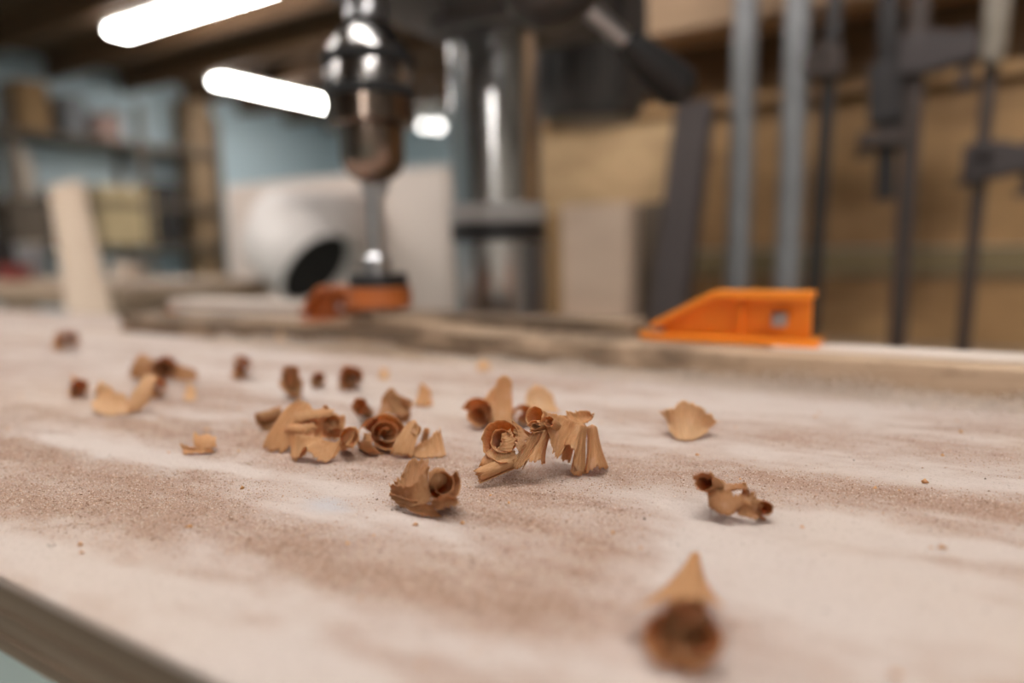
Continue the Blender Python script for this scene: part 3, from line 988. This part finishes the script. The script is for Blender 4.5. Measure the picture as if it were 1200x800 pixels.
# ------------------------------------------------------------------ wood shavings
def cat_rom(P, n):
    P = [Vector(p) for p in P]
    if len(P) == 2:
        return [P[0].lerp(P[1], i / (n - 1)) for i in range(n)]
    Q = [P[0] * 2 - P[1]] + P + [P[-1] * 2 - P[-2]]
    out = []
    segs = len(P) - 1
    for i in range(n):
        t = i / (n - 1) * segs
        k = min(int(t), segs - 1)
        t -= k
        a, b, c, d = Q[k], Q[k + 1], Q[k + 2], Q[k + 3]
        out.append(0.5 * ((2 * b) + (c - a) * t + (2 * a - 5 * b + 4 * c - d) * t * t + (3 * b - a - 3 * c + d) * t ** 3))
    return out


class Shaving:
    """curls of one shaving; px coordinates are read relative to the point where it touches the table"""

    def __init__(s, px, py, seed=0, front=4.0, tilt=0.0):
        s.g = onz(px, py, TT)
        s.Y = s.g.y + front * 0.001
        s.px, s.tilt = px, tilt * 0.001
        s.k = s.Y / FPX                          # metres per pixel there
        s.rnd = random.Random(seed)
        s.curls = []

    def P(s, p):
        return at(p[0], p[1], s.Y + (p[2] if len(p) > 2 else 0) * 0.001 + (p[0] - s.px) * s.tilt)

    def grid(s, rows, ragA=0.0, ragB=0.0, flute=0.0, wob=0.0):
        """rows[i] = points across the sheet; rag in metres along the cross direction"""
        n, mm_ = len(rows), len(rows[0])
        ph = s.rnd.random() * 10
        f1, f2 = s.rnd.uniform(0.5, 0.9), s.rnd.uniform(1.4, 2.6)
        jA = jB = 0.0
        for i, r in enumerate(rows):
            jA = jA * 0.55 + s.rnd.gauss(0, 1) * ragA
            jB = jB * 0.55 + s.rnd.gauss(0, 1) * ragB
            if abs(jB) > 2.2 * ragB and ragB:
                jB *= 0.3
            cr = (r[-1] - r[0])
            ln = max(cr.length, 1e-6)
            cr = cr / ln
            for j in range(mm_):
                t = j / (mm_ - 1)
                r[j] = r[j] + cr * (jA * max(0, 1 - 2.5 * t) + jB * max(0, 2.5 * t - 1.5))
        if flute or wob:
            nr = []
            for i in range(n):
                a, b = rows[max(i - 1, 0)], rows[min(i + 1, n - 1)]
                row = []
                for j in range(mm_):
                    tv = b[j] - a[j]
                    cv = rows[i][min(j + 1, mm_ - 1)] - rows[i][max(j - 1, 0)]
                    nn = tv.cross(cv)
                    nn = nn.normalized() if nn.length > 1e-12 else Vector((0, 0, 0))
                    t = j / (mm_ - 1)
                    row.append(rows[i][j] + nn * (flute * math.sin(i * f1 * 1.7 + ph) * (0.25 + 0.75 * t) + wob * math.sin(i * 0.35 * f2 + 4 * t + ph)))
                nr.append(row)
            rows = nr
        s.curls.append(rows)
        return s

    def sheet(s, A, B, n=40, m=12, bow=0.0, rag=(0.3, 0.3), flute=0.035, wob=0.05):
        """loft between two rails of (px, py, depth mm); rag, bow, flute in mm"""
        a = cat_rom([s.P(p) for p in A], n)
        b = cat_rom([s.P(p) for p in B], n)
        rows = []
        for i in range(n):
            tv = (a[min(i + 1, n - 1)] - a[max(i - 1, 0)]) + (b[min(i + 1, n - 1)] - b[max(i - 1, 0)])
            nn = tv.cross(b[i] - a[i])
            nn = nn.normalized() if nn.length > 1e-12 else Vector((0, 0, 0))
            rows.append([a[i].lerp(b[i], j / (m - 1)) + nn * (bow * 0.001 * 4 * (j / (m - 1)) * (1 - j / (m - 1))) for j in range(m)])
        return s.grid(rows, rag[0] * 0.001, rag[1] * 0.001, flute * 0.001, wob * 0.001)

    def scroll(s, mouth, back, r0, r1, taper=0.5, th0=0.0, turns=1.5, n=None, m=10, rag=0.35, squash=1.0, flute=0.03, skew=0.0):
        """conical roll: mouth and back are (px, py, depth mm) axis ends; r0, r1 inner and outer radius in px at the mouth;
        th0 in degrees from picture right, counter-clockwise"""
        c1, c0 = s.P(mouth), s.P(back)
        ax = (c0 - c1).normalized()
        e1 = CR - ax * CR.dot(ax)
        if e1.length < 0.3:
            e1 = CF - ax * CF.dot(ax)
        e1.normalize()
        e2 = CU - ax * CU.dot(ax)
        e2 = (e2 - e1 * e2.dot(e1))
        if e2.length < 0.2:
            e2 = ax.cross(e1)
        e2.normalize()
        n = n or int(30 * max(abs(turns), 0.5) + 8)
        rows = []
        for i in range(n):
            f = i / (n - 1)
            th = math.radians(th0) + 2 * PI * turns * f
            rad = (r0 + (r1 - r0) * f) * s.k
            d = e1 * math.cos(th) + e2 * math.sin(th) * squash
            row = []
            for j in range(m):
                t = j / (m - 1)                  # 0 back, 1 mouth
                row.append(c0.lerp(c1, t) + d * rad * (taper + (1 - taper) * t ** 0.8) + ax * (skew * 0.001 * (f - 0.5)))
            rows.append(row)
        return s.grid(rows, rag * 0.0006, rag * 0.001, flute * 0.001, 0.04 * 0.001)

    def build(s, label, mat='shave', thick=0.00014, group='curled forstner bit shavings on the table', name='wood_shaving'):
        zmin = min(p.z for c in s.curls for r in c for p in r)
        ws = []
        dz = TT + 0.0004 - zmin
        if dz > 0.0015 or dz < -0.0015:
            pass
        # lowest points press flat on the board instead of sinking in
        lift = max(min(dz, 0.0012), -0.006)
        root = None
        if len(s.curls) > 1:
            root = empty(name, s.g, 0, label, 'wood shaving', group)
        org = s.g
        for c in s.curls:
            n, mm_ = len(c), len(c[0])
            verts, faces, uvs = [], [], []
            for i in range(n):
                for j in range(mm_):
                    p = c[i][j] + Vector((0, 0, lift))
                    if p.z < TT + 0.0004:
                        p.z = TT + 0.0004
                    verts.append(p - org)
            for i in range(n - 1):
                for j in range(mm_ - 1):
                    q = i * mm_ + j
                    faces.append((q, q + 1, q + mm_ + 1, q + mm_))
            me = bpy.data.meshes.new('curl' if root else name)
            me.from_pydata(verts, [], faces)
            ul = me.uv_layers.new(name='uv')
            off = s.rnd.random() * 5
            for lp in me.loops:
                i, j = divmod(lp.vertex_index, mm_)
                ul.data[lp.index].uv = (off + i / 60.0, j / (mm_ - 1))
            me.materials.append(M[mat])
            me.polygons.foreach_set('use_smooth', [True] * len(me.polygons))
            o = bpy.data.objects.new('curl' if root else name, me)
            COL.objects.link(o)
            sm = o.modifiers.new('thickness', 'SOLIDIFY')
            sm.thickness = thick
            sm.offset = 0
            if root:
                o.parent = root
            else:
                o.location = org
                tag(o, label, 'wood shaving', group)
        return root


# --- A: the sharp shaving in the middle
A = Shaving(640, 564, 3, 4.5, 0.06)
# rose-shaped curl at its left
A.scroll((589, 519, -3), (597, 526, 8), 5, 27, 0.25, 230, 2.15, rag=0.45, n=90, m=14)
A.sheet([(600, 497, -2), (604, 512, -3), (603, 526, -4)], [(612, 506, -3), (618, 518, -4), (608, 534, -5)], bow=0.6)
A.sheet([(590, 512, -3), (587, 522, -4), (585, 532, -5)], [(598, 507, -2), (603, 520, -5), (599, 534, -6)], bow=-0.8, rag=(0.3, 0.2))
# orange leaf under it
A.sheet([(561, 553, -3), (575, 551, -4), (589, 547, -5), (603, 543, -5)], [(566, 541, -2), (577, 530, -1), (592, 530, -2), (604, 534, -3)], bow=0.8)
# tube lying at the lower left
A.scroll((561, 562, -5), (606, 543, -4), 3.5, 9.5, 1.0, 60, 1.7, rag=0.5, m=16)
# folded strip and cone in the middle
A.sheet([(624, 510, -1), (634, 507, -2), (642, 512, -2)], [(600, 545, -6), (604, 553, -7), (611, 553, -7)], bow=0.7, rag=(0.2, 0.4), flute=0.25)
A.sheet([(632, 511, 0), (638, 509, -3), (644, 511, -2), (645, 514, 1)], [(612, 555, -2), (617, 545, -7), (632, 545, -7), (639, 549, -1)], bow=0.5, rag=(0.2, 0.4))
# arch and ragged roll at the top
A.scroll((627, 492, -2), (652, 506, 9), 9, 14, 0.8, -60, 0.85, rag=0.3)
A.scroll((626, 504, -4), (642, 503, 2), 3, 8, 1.0, 20, 1.8, rag=0.7)
A.scroll((643, 500, -4), (658, 508, 3), 3, 9, 0.7, 120, 1.2, rag=0.6)
A.sheet([(604, 502, 3), (612, 512, 2), (618, 522, 0)], [(622, 512, 1), (626, 520, 0), (622, 530, -2)], bow=0.5)
# broad smooth face
A.sheet([(638, 489, -1), (652, 490, 1), (666, 495, 1), (681, 502, 1)], [(641, 504, -4), (645, 520, -5), (651, 538, -6), (657, 538, -5)], bow=0.8, rag=(0.1, 0.5), n=50, m=16)
# upper right flap
A.sheet([(652, 492, 2), (668, 488, 5), (684, 487, 5), (697, 489, 4)], [(676, 503, 1), (684, 502, 2), (690, 499, 3), (696, 491, 4)], bow=1.2, rag=(0.4, 0.4))
# two fluted cones at the right
A.sheet([(678, 503, 0), (676, 503, 0), (674, 503, -1), (677, 502, -2), (682, 502, -2), (686, 503, -1), (688, 505, 0)],
        [(668, 548, 0), (659, 541, 1), (657, 532, -2), (666, 526, -4), (673, 535, -6), (672, 553, -6), (683, 558, -4)], n=64, m=16, rag=(0.05, 0.35), flute=0.1)
A.sheet([(680, 504, -1), (683, 503, -2), (686, 504, -1)], [(668, 559, -4), (677, 562, -5), (686, 558, -3)], rag=(0.05, 0.3), flute=0.06)
A.sheet([(688, 505, 0), (691, 503, -1), (695, 502, -2), (699, 505, -1), (700, 508, 1)],
        [(686, 558, 0), (687, 558, -4), (699, 551, -6), (709, 553, -4), (712, 550, 1)], n=60, m=16, rag=(0.05, 0.4), flute=0.07, bow=0.3)
A.sheet([(692, 506, 2), (697, 506, 2)], [(698, 556, 3), (708, 556, 3)], n=12, m=8)
A.build('sharp tan shaving of several curls at the centre of the table', 'shave')

# --- B: rose-like shaving in front
B = Shaving(505, 607, 5, 5.0, -0.06)
B.scroll((519, 571, -4), (511, 577, 8), 9, 23, 0.08, 190, 1.6, rag=0.25, n=80, m=16, squash=1.05)
B.sheet([(502, 556, -3), (512, 551, -2), (521, 552, 0)], [(500, 576, -3), (508, 578, -2), (518, 572, 1)], bow=-1.6, rag=(0.1, 0.1))
B.sheet([(459, 578, -1), (474, 578, -1), (490, 572, 0)], [(470, 560, 3), (482, 542, 6), (503, 540, 7)], bow=-1.2, rag=(0.2, 0.4), n=44)
B.sheet([(455, 568, -1), (466, 572, -3), (478, 573, -4), (488, 565, -3), (497, 553, -2), (504, 548, 0)],
        [(456, 584, -1), (468, 592, -3), (484, 596, -5), (500, 592, -6), (505, 588, -6), (504, 577, -4)], bow=0.7, n=60, m=16, rag=(0.2, 0.2))
B.sheet([(456, 580, -2), (470, 585, -4), (488, 590, -5), (503, 594, -5)], [(458, 588, -1), (474, 597, -4), (497, 607, -6), (517, 608, -5)], bow=0.8, n=50, rag=(0.1, 0.3))
B.sheet([(500, 590, -6), (512, 587, -7), (524, 583, -7), (535, 586, -6)], [(506, 597, -6), (517, 600, -7), (529, 596, -7), (539, 594, -5)], bow=1.0, n=44, rag=(0.2, 0.3), wob=0.15)
B.sheet([(462, 566, -2), (468, 562, 0), (474, 564, 1)], [(466, 573, -3), (474, 574, -3), (481, 571, -2)], bow=0.8, n=20, rag=(0.6, 0.2))
B.build('brown rose-shaped shaving lying in front of the shaving cluster', 'shave_brown')

# --- C: the cluster left of the middle
C1 = Shaving(345, 531, 7)
C1.sheet([(307, 529, -2), (316, 531, -3), (334, 532, -4), (340, 526, -4)], [(334, 484, 3), (345, 476, 4), (358, 474, 6), (369, 486, 5)], bow=1.2, rag=(0.6, 0.5), n=50, m=16, flute=0.12)
C1.sheet([(332, 511, -3), (352, 513, -4), (374, 507, -5)], [(342, 500, -1), (352, 501, -1), (366, 500, -2)], bow=1.0, rag=(0.4, 0.3))
C1.sheet([(345, 500, 0), (365, 497, 0), (390, 491, 1)], [(350, 488, 3), (372, 483, 4), (394, 484, 3)], bow=1.0)
C1.sheet([(346, 516, -1), (372, 519, -1), (402, 518, 0)], [(360, 482, 6), (380, 486, 5), (404, 492, 4)], bow=-1.6, n=44, m=14, wob=0.3)
C1.scroll((390, 500, 0), (394, 504, 9), 6, 14, 0.4, 160, 1.5, n=60)
C1.scroll((379, 487, 3), (386, 496, 9), 4, 9, 0.5, 0, 1.3)
C1.build('pale fan-shaped shaving at the left of the middle cluster', 'shave')
C2 = Shaving(372, 543, 8)
C2.sheet([(345, 512, 2), (360, 514, 0), (376, 517, -1), (392, 521, -1), (402, 514, 0), (410, 504, 1), (419, 505, 0), (420, 518, 2)],
         [(342, 540, -1), (350, 539, -4), (356, 528, -5), (372, 541, -6), (386, 543, -5), (398, 532, -2), (404, 526, -4), (414, 530, -3)], n=80, m=14, rag=(0.15, 0.4), bow=0.5)
C2.sheet([(340, 514, 0), (350, 512, 2), (362, 513, 1)], [(341, 539, -2), (348, 541, -3), (357, 538, -4)], bow=0.6, rag=(0.2, 0.4))
C2.scroll((411, 516, -3), (403, 524, 7), 8, 12.5, 0.5, 200, 1.15, rag=0.2, squash=1.2, m=14)
C2.build('wavy orange-lipped shaving in front of the middle cluster', 'shave')
C3 = Shaving(440, 535, 9)
C3.scroll((453, 512, -2), (447, 517, 9), 6, 27, 0.12, 60, 2.3, n=110, m=16, squash=0.92, rag=0.25)
C3.scroll((441, 512, -3), (432, 516, 8), 17, 24, 0.75, 75, 0.62, rag=0.25, squash=1.05)
C3.sheet([(427, 512, -4), (424, 522, -4), (420, 530, -3)], [(434, 512, -6), (436, 524, -7), (444, 534, -6)], bow=0.4)
C3.build('spiral rosette shaving at the heart of the middle cluster', 'shave')
C4 = Shaving(490, 539, 10)
C4.sheet([(457, 537, -2), (470, 538, -4), (484, 538, -4)], [(478, 500, 3), (486, 497, 3), (492, 506, 2)], bow=0.9, n=44, m=14)
C4.sheet([(478, 538, -3), (500, 541, -4), (523, 538, -3)], [(488, 527, -2), (503, 516, 0), (516, 506, 2)], bow=-0.7, n=40, m=14, rag=(0.2, 0.6))
C4.scroll((487, 508, 0), (478, 520, 7), 4, 8, 1.1, 60, 1.1)
C4.scroll((500, 508, 4), (496, 525, 6), 2, 4, 1.2, 0, 1.4)
C4.build('pale triangular shaving at the right end of the middle cluster', 'shave')
C5 = Shaving(440, 500, 11)
C5.sheet([(440, 492, -2), (455, 488, -3), (470, 489, -2)], [(447, 470, 3), (458, 458, 4), (470, 470, 4)], bow=-1.2, n=40)
C5.sheet([(452, 462, 2), (466, 466, 3), (483, 472, 3)], [(460, 482, -2), (470, 492, -2), (484, 480, 0)], bow=1.4, n=40)
C5.scroll((422, 478, -2), (432, 490, 8), 5, 11, 0.9, 150, 1.3)
C5.sheet([(470, 472, 2), (478, 478, 0), (482, 490, 0)], [(462, 492, 1), (470, 499, 0), (478, 498, 0)], bow=1.0)
C5.build('brown curled shaving tucked behind the spiral rosette', 'shave_brown')
C6 = Shaving(318, 507, 12)
C6.sheet([(298, 491, 0), (308, 486, 2), (330, 480, 4)], [(302, 502, -2), (314, 508, -3), (328, 503, -2)], bow=1.3, n=36)
C6.scroll((303, 495, -2), (330, 488, 3), 3, 8, 1.0, 40, 1.3)
C6.build('small brown shaving sticking out left behind the pale fan', 'shave_brown')
C7 = Shaving(342, 472, 13)
C7.scroll((341, 438, -1), (344, 462, 7), 2.5, 11, 0.9, 40, 2.4, m=16, n=90)
C7.sheet([(326, 452, 0), (334, 462, -2), (352, 472, -2)], [(331, 437, 3), (342, 446, 2), (356, 446, 3)], bow=-1.2, n=40, m=12)
C7.build('upright rolled brown shaving behind the middle cluster', 'shave_brown')

# --- D: small twisted shaving on the right
D = Shaving(866, 612, 14)
D.scroll((824, 571, -3), (846, 579, 8), 8, 14, 0.5, 30, 1.35, n=60, m=16, rag=0.3, squash=0.9)
D.sheet([(826, 577, 0), (842, 579, 0), (858, 583, -1), (872, 590, -3)], [(830, 597, -3), (842, 607, -5), (856, 609, -6), (868, 599, -5)], bow=-0.9, n=44, rag=(0.3, 0.2))
D.sheet([(832, 558, 3), (848, 570, 5), (862, 572, 5), (874, 570, 4)], [(834, 580, 0), (850, 582, 1), (864, 577, 2), (878, 578, 2)], bow=0.9, n=44, rag=(0.3, 0.5))
D.scroll((897, 602, -5), (876, 594, 6), 6, 11, 0.7, 120, 1.4, n=56, m=16, rag=0.25)
D.sheet([(862, 602, -5), (872, 595, -5), (884, 600, -5), (896, 612, -4)], [(866, 611, -5), (878, 613, -6), (888, 614, -6), (898, 614, -5)], bow=0.6, n=36)
D.sheet([(872, 574, 4), (880, 580, 2), (888, 590, 0)], [(866, 590, 0), (874, 596, -1), (884, 600, -2)], bow=0.8, n=30, rag=(0.5, 0.2))
D.build('small twisted brown shaving with round open ends on the right', 'shave_brown')

# --- E: pale fan behind it
Es = Shaving(803, 518, 15)
Es.sheet([(784, 509, 0), (793, 518, -3), (803, 520, -4), (814, 519, -3), (830, 510, 0)], [(772, 487, 2), (785, 484, 1), (800, 475, 3), (820, 480, 1), (843, 499, 1)], bow=-1.8, n=60, m=16, flute=0.3, rag=(0.1, 0.5))
Es.sheet([(786, 510, 2), (804, 517, 2), (828, 510, 3)], [(776, 489, 6), (804, 482, 8), (840, 498, 5)], bow=1.2, n=40, flute=0.2)
Es.build('pale scallop-shaped shaving standing alone on the right', 'shave_pale')

# --- F: large blurred shaving close to the camera
Fs = Shaving(802, 788, 16, 4.0)
Fs.scroll((797, 755, -4), (806, 722, 20), 5, 50, 0.30, 150, 3.6, n=160, m=18, rag=0.35, squash=0.76)
Fs.sheet([(811, 654, 30), (815, 653, 30), (820, 656, 29)], [(738, 722, 5), (765, 714, 0), (798, 710, -2), (830, 713, 0), (850, 720, 5)], bow=1.2, n=50, m=18)
Fs.build('large blurred cone-shaped shaving nearest the camera', 'shave')

# --- G: small one at the left
G_ = Shaving(236, 534, 17)
G_.sheet([(211, 524, 0), (225, 527, -2), (248, 529, -2)], [(214, 535, -3), (230, 535, -4), (252, 533, -3)], bow=0.8, n=36, rag=(0.4, 0.3))
G_.sheet([(228, 512, 3), (242, 514, 3), (254, 517, 2)], [(228, 527, -1), (240, 530, -2), (254, 528, -2)], bow=-0.9, n=36, rag=(0.5, 0.3))
G_.build('small two-leaved shaving alone left of the middle cluster', 'shave')

# --- I: blurred curl behind the middle shaving
I_ = Shaving(580, 505, 18)
I_.scroll((560, 485, -3), (572, 487, 12), 9, 21, 0.3, 20, 1.4, n=60, m=14)
I_.sheet([(578, 499, -2), (590, 501, -3), (604, 498, -2)], [(582, 446, 5), (591, 439, 6), (600, 446, 6)], bow=-1.8, n=40, m=14)
I_.sheet([(564, 474, 3), (572, 460, 6), (582, 452, 8)], [(574, 498, -1), (580, 490, 0), (588, 484, 2)], bow=1.0)
I_.scroll((614, 487, -2), (608, 484, 9), 7, 15, 0.3, 90, 1.3)
I_.build('blurred upright curled shaving right behind the sharp central one', 'shave')
I2 = Shaving(636, 487, 19)
I2.sheet([(612, 486, 0), (630, 487, -2), (657, 486, 0)], [(618, 462, 5), (634, 456, 5), (648, 466, 5)], bow=-1.5, n=36)
I2.sheet([(616, 470, 4), (622, 458, 6), (632, 455, 7)], [(622, 484, 0), (630, 480, 1), (640, 474, 3)], bow=1)
I2.build('pale blurred shaving right of the upright curled one', 'shave_pale')

# --- the far ones, placed in a loop: two or three curls each
H = Shaving(140, 489, 20)
H.sheet([(106, 476, 2), (114, 486, -2), (132, 490, -3), (154, 487, -2)], [(112, 455, 6), (124, 452, 6), (138, 462, 5), (156, 476, 3)], bow=-2.0, n=40, m=14, rag=(0.3, 0.9))
H.sheet([(150, 487, -1), (162, 484, 0), (174, 476, 2)], [(160, 458, 5), (172, 443, 6), (186, 444, 6)], bow=1.5, n=36)
H.build('pale open shaving like a split leaf at the far left', 'shave_pale')


def far_curl(px, py, w, h, seed, label, mat='shave_brown', n=2, roll=True):
    s = Shaving(px, py, seed, 3.0)
    rn = random.Random(seed * 7 + 1)
    if roll:
        w *= 1.12
        h *= 1.1
        r = min(w, h) * 0.48
        s.scroll((px + rn.uniform(-.1, .1) * w, py - r * 0.95, -2), (px + rn.uniform(-.25, .25) * w, py - r * 0.9, 8), r * 0.35, r, rn.uniform(.3, .5), rn.uniform(0, 360), rn.uniform(1.2, 1.7))
    for k in range(n):
        c = rn.uniform(-0.22, 0.22) * w if n > 1 else 0
        a, b = (-0.5 * w, 0.0) if k % 2 == 0 else (0.05 * w, 0.5 * w)
        t = rn.uniform(0.6, 1.0) * h
        s.sheet([(px + a, py - 0.15 * h, 0), (px + (a + b) / 2, py - 0.02 * h, -3), (px + b, py - 0.1 * h, 0)],
                [(px + a + 0.15 * w, py - t, 5), (px + (a + b) / 2 + c * 0.3, py - t * 1.02, 6), (px + b - 0.05 * w, py - t * 0.7, 5)], bow=rn.uniform(-2.5, 2.5), n=30)
    s.build(label, mat)


for args in (
    (96, 467, 34, 24, 31, 'small tan curl with dark mouth beside the split-leaf shaving', 'shave', 1),
    (192, 448, 74, 30, 32, 'blurred dark brown shaving clump behind the split-leaf shaving', 'shave_brown', 2),
    (186, 468, 34, 26, 38, 'tan curl joining the dark clump and the split-leaf shaving', 'shave', 1),
    (231, 471, 36, 30, 33, 'pale little triangular shaving right of the dark clump', 'shave_pale', 1, False),
    (285, 446, 28, 30, 34, 'single round brown curl between the dark clump and upright roll', 'shave_brown', 1),
    (78, 412, 34, 24, 35, 'lone brown curl farthest left on the table', 'shave_brown', 1),
    (200, 387, 38, 24, 36, 'orange-brown curl lying against the fence at the left', 'shave', 1),
    (346, 405, 46, 26, 37, 'pale heap-like shaving before the fence below the drill bit', 'shave_pale', 2, False),
    (376, 456, 22, 20, 39, 'tiny brown curl just right of the upright roll', 'shave_brown', 1),
    (417, 459, 40, 30, 40, 'brown hooked shaving behind the middle cluster', 'shave_brown', 1),
    (508, 478, 46, 28, 41, 'tan tent-shaped shaving between the cluster and upright curl', 'shave', 1, False),
    (457, 446, 30, 14, 42, 'low pale shaving flake behind the hooked brown one', 'shave_pale', 1, False),
    (575, 436, 34, 14, 43, 'faint yellowish flake halfway to the fence', 'shave_pale', 1, False),
):
    far_curl(*args)

# ------------------------------------------------------------------ loose sawdust
rng = np.random.default_rng(4)


def grains(name, pts, sizes, mat, label, parent=None):
    """every grain a small irregular four-sided chip, joined into one mesh"""
    k = len(pts)
    base = np.array([[1, 0, -0.35], [-0.5, 0.87, -0.35], [-0.5, -0.87, -0.35], [0, 0, 0.8]])
    v = base[None] * (1 + rng.uniform(-0.35, 0.35, (k, 4, 3)))
    ang = rng.uniform(0, 2 * PI, k)
    el = rng.uniform(0.7, 1.9, k)
    x = v[:, :, 0] * el[:, None]
    y = v[:, :, 1]
    ca, sa = np.cos(ang)[:, None], np.sin(ang)[:, None]
    V = np.stack([x * ca - y * sa, x * sa + y * ca, v[:, :, 2]], -1) * sizes[:, None, None] + pts[:, None, :]
    V[:, :, 2] += sizes[:, None] * 0.35
    F = (np.arange(k)[:, None, None] * 4 + np.array([[0, 1, 3], [1, 2, 3], [2, 0, 3], [0, 2, 1]])[None]).reshape(-1, 3)
    me = bpy.data.meshes.new(name)
    me.vertices.add(k * 4)
    me.vertices.foreach_set('co', V.reshape(-1).astype(np.float32))
    me.loops.add(k * 12)
    me.loops.foreach_set('vertex_index', F.reshape(-1).astype(np.int32))
    me.polygons.add(k * 4)
    me.polygons.foreach_set('loop_start', (np.arange(k * 4) * 3).astype(np.int32))
    me.update()
    me.validate()
    me.materials.append(mat)
    o = bpy.data.objects.new(name, me)
    COL.objects.link(o)
    if label:
        tag(o, label, 'sawdust')
    tag(o, kind='stuff')
    return o


TAN = [paint('tan_sawdust', (0.52, 0.345, 0.25), 0.9, 0, 0.3, 900), paint('pale_sawdust', (0.68, 0.56, 0.47), 0.9, 0, 0.2, 900), paint('brown_sawdust', (0.27, 0.15, 0.09), 0.9, 0, 0.3, 900)]
eu_, ev_ = np.array(EU), np.array(EV)
for K, lim, mt_, lab in ((190000, 0.16, TAN[0], 'fine tan sawdust grains drifted over the plywood table'), (130000, 0.12, TAN[1], 'fine pale sawdust grains between the tan ones on the table'), (110000, 0.33, TAN[2], 'fine dark brown sawdust grains in the thicker drifts')):
    uu = rng.uniform(-0.34, 0.10, K)
    vv = TV0 + 0.001 + (FV - TV0 - 0.004) * rng.beta(1.3, 2.2, K)
    dd_ = dust(uu, vv)
    keep = rng.uniform(lim, 1.15, K) < dd_
    uu, vv, dd_ = uu[keep], vv[keep], dd_[keep]
    zz = surf_z(uu, vv, dd_)
    pts = uu[:, None] * eu_ + vv[:, None] * ev_ + np.stack([0 * zz, 0 * zz, TT + zz], -1)
    sz = 0.00011 + 0.00025 * rng.beta(1.1, 4, len(uu))
    grains('loose_sawdust', pts, sz, mt_, lab)
K = 150
uu = rng.uniform(-0.5, 0.12, K)
vv = rng.uniform(TV0 + 0.01, FV - 0.01, K)
pts = uu[:, None] * eu_ + vv[:, None] * ev_ + np.array([0, 0, TT + 0.0002])
grains('wood_crumbs', pts, 0.0004 + 0.0007 * rng.beta(1, 3, K), M['shave'], 'small orange-tan wood crumbs sprinkled over the table')
K = 420
uu = rng.uniform(-0.6, 0.15, K)
vv = rng.uniform(TV0 + 0.01, FV - 0.01, K)
pts = uu[:, None] * eu_ + vv[:, None] * ev_ + np.array([0, 0, TT])
grains('dark_grit', pts, 0.0002 + 0.0004 * rng.beta(1, 4, K), M['shelfwood'], 'sparse dark grit specks among the sawdust on the table')
# heaps of dust in front of and on the fence
K = 14000
uu = rng.normal(-0.30, 0.05, K)
vv = rng.normal(FV + 0.012, 0.012, K)
hgt = 0.012 * np.exp(-((uu + 0.30) / 0.045) ** 2) * rng.uniform(0, 1, K)
zz = np.where(vv > FV - 0.0005, 0.0147, 0.0)
keep = (vv < FV + 0.041) & (vv > FV - 0.02)
pts = (uu[:, None] * eu_ + vv[:, None] * ev_ + np.stack([0 * uu, 0 * uu, TT + zz + np.where(zz > 0, hgt * 0.75, hgt * 0.5)], -1))[keep]
grains('sawdust_heap', pts, 0.0005 + 0.0008 * rng.beta(1, 3, len(pts)), M['sawdust'], 'tan heap of drilling dust on the fence under the drill bit')
K = 24000
uu = rng.uniform(-0.45, 0.14, K)
vv = FV - np.abs(rng.normal(0, 0.008, K)) - 0.0008
pts = uu[:, None] * eu_ + vv[:, None] * ev_ + np.stack([0 * uu, 0 * uu, TT + 0.007 * rng.uniform(0, 1, K) * np.exp(-((FV - vv) / 0.006)) * (0.4 + 1.2 * vnoise(uu * 45, vv * 0, 8))], -1)
grains('sawdust_ridge', pts, 0.0003 + 0.0006 * rng.beta(1, 3, K), TAN[1], 'thin ridge of sawdust along the foot of the fence')
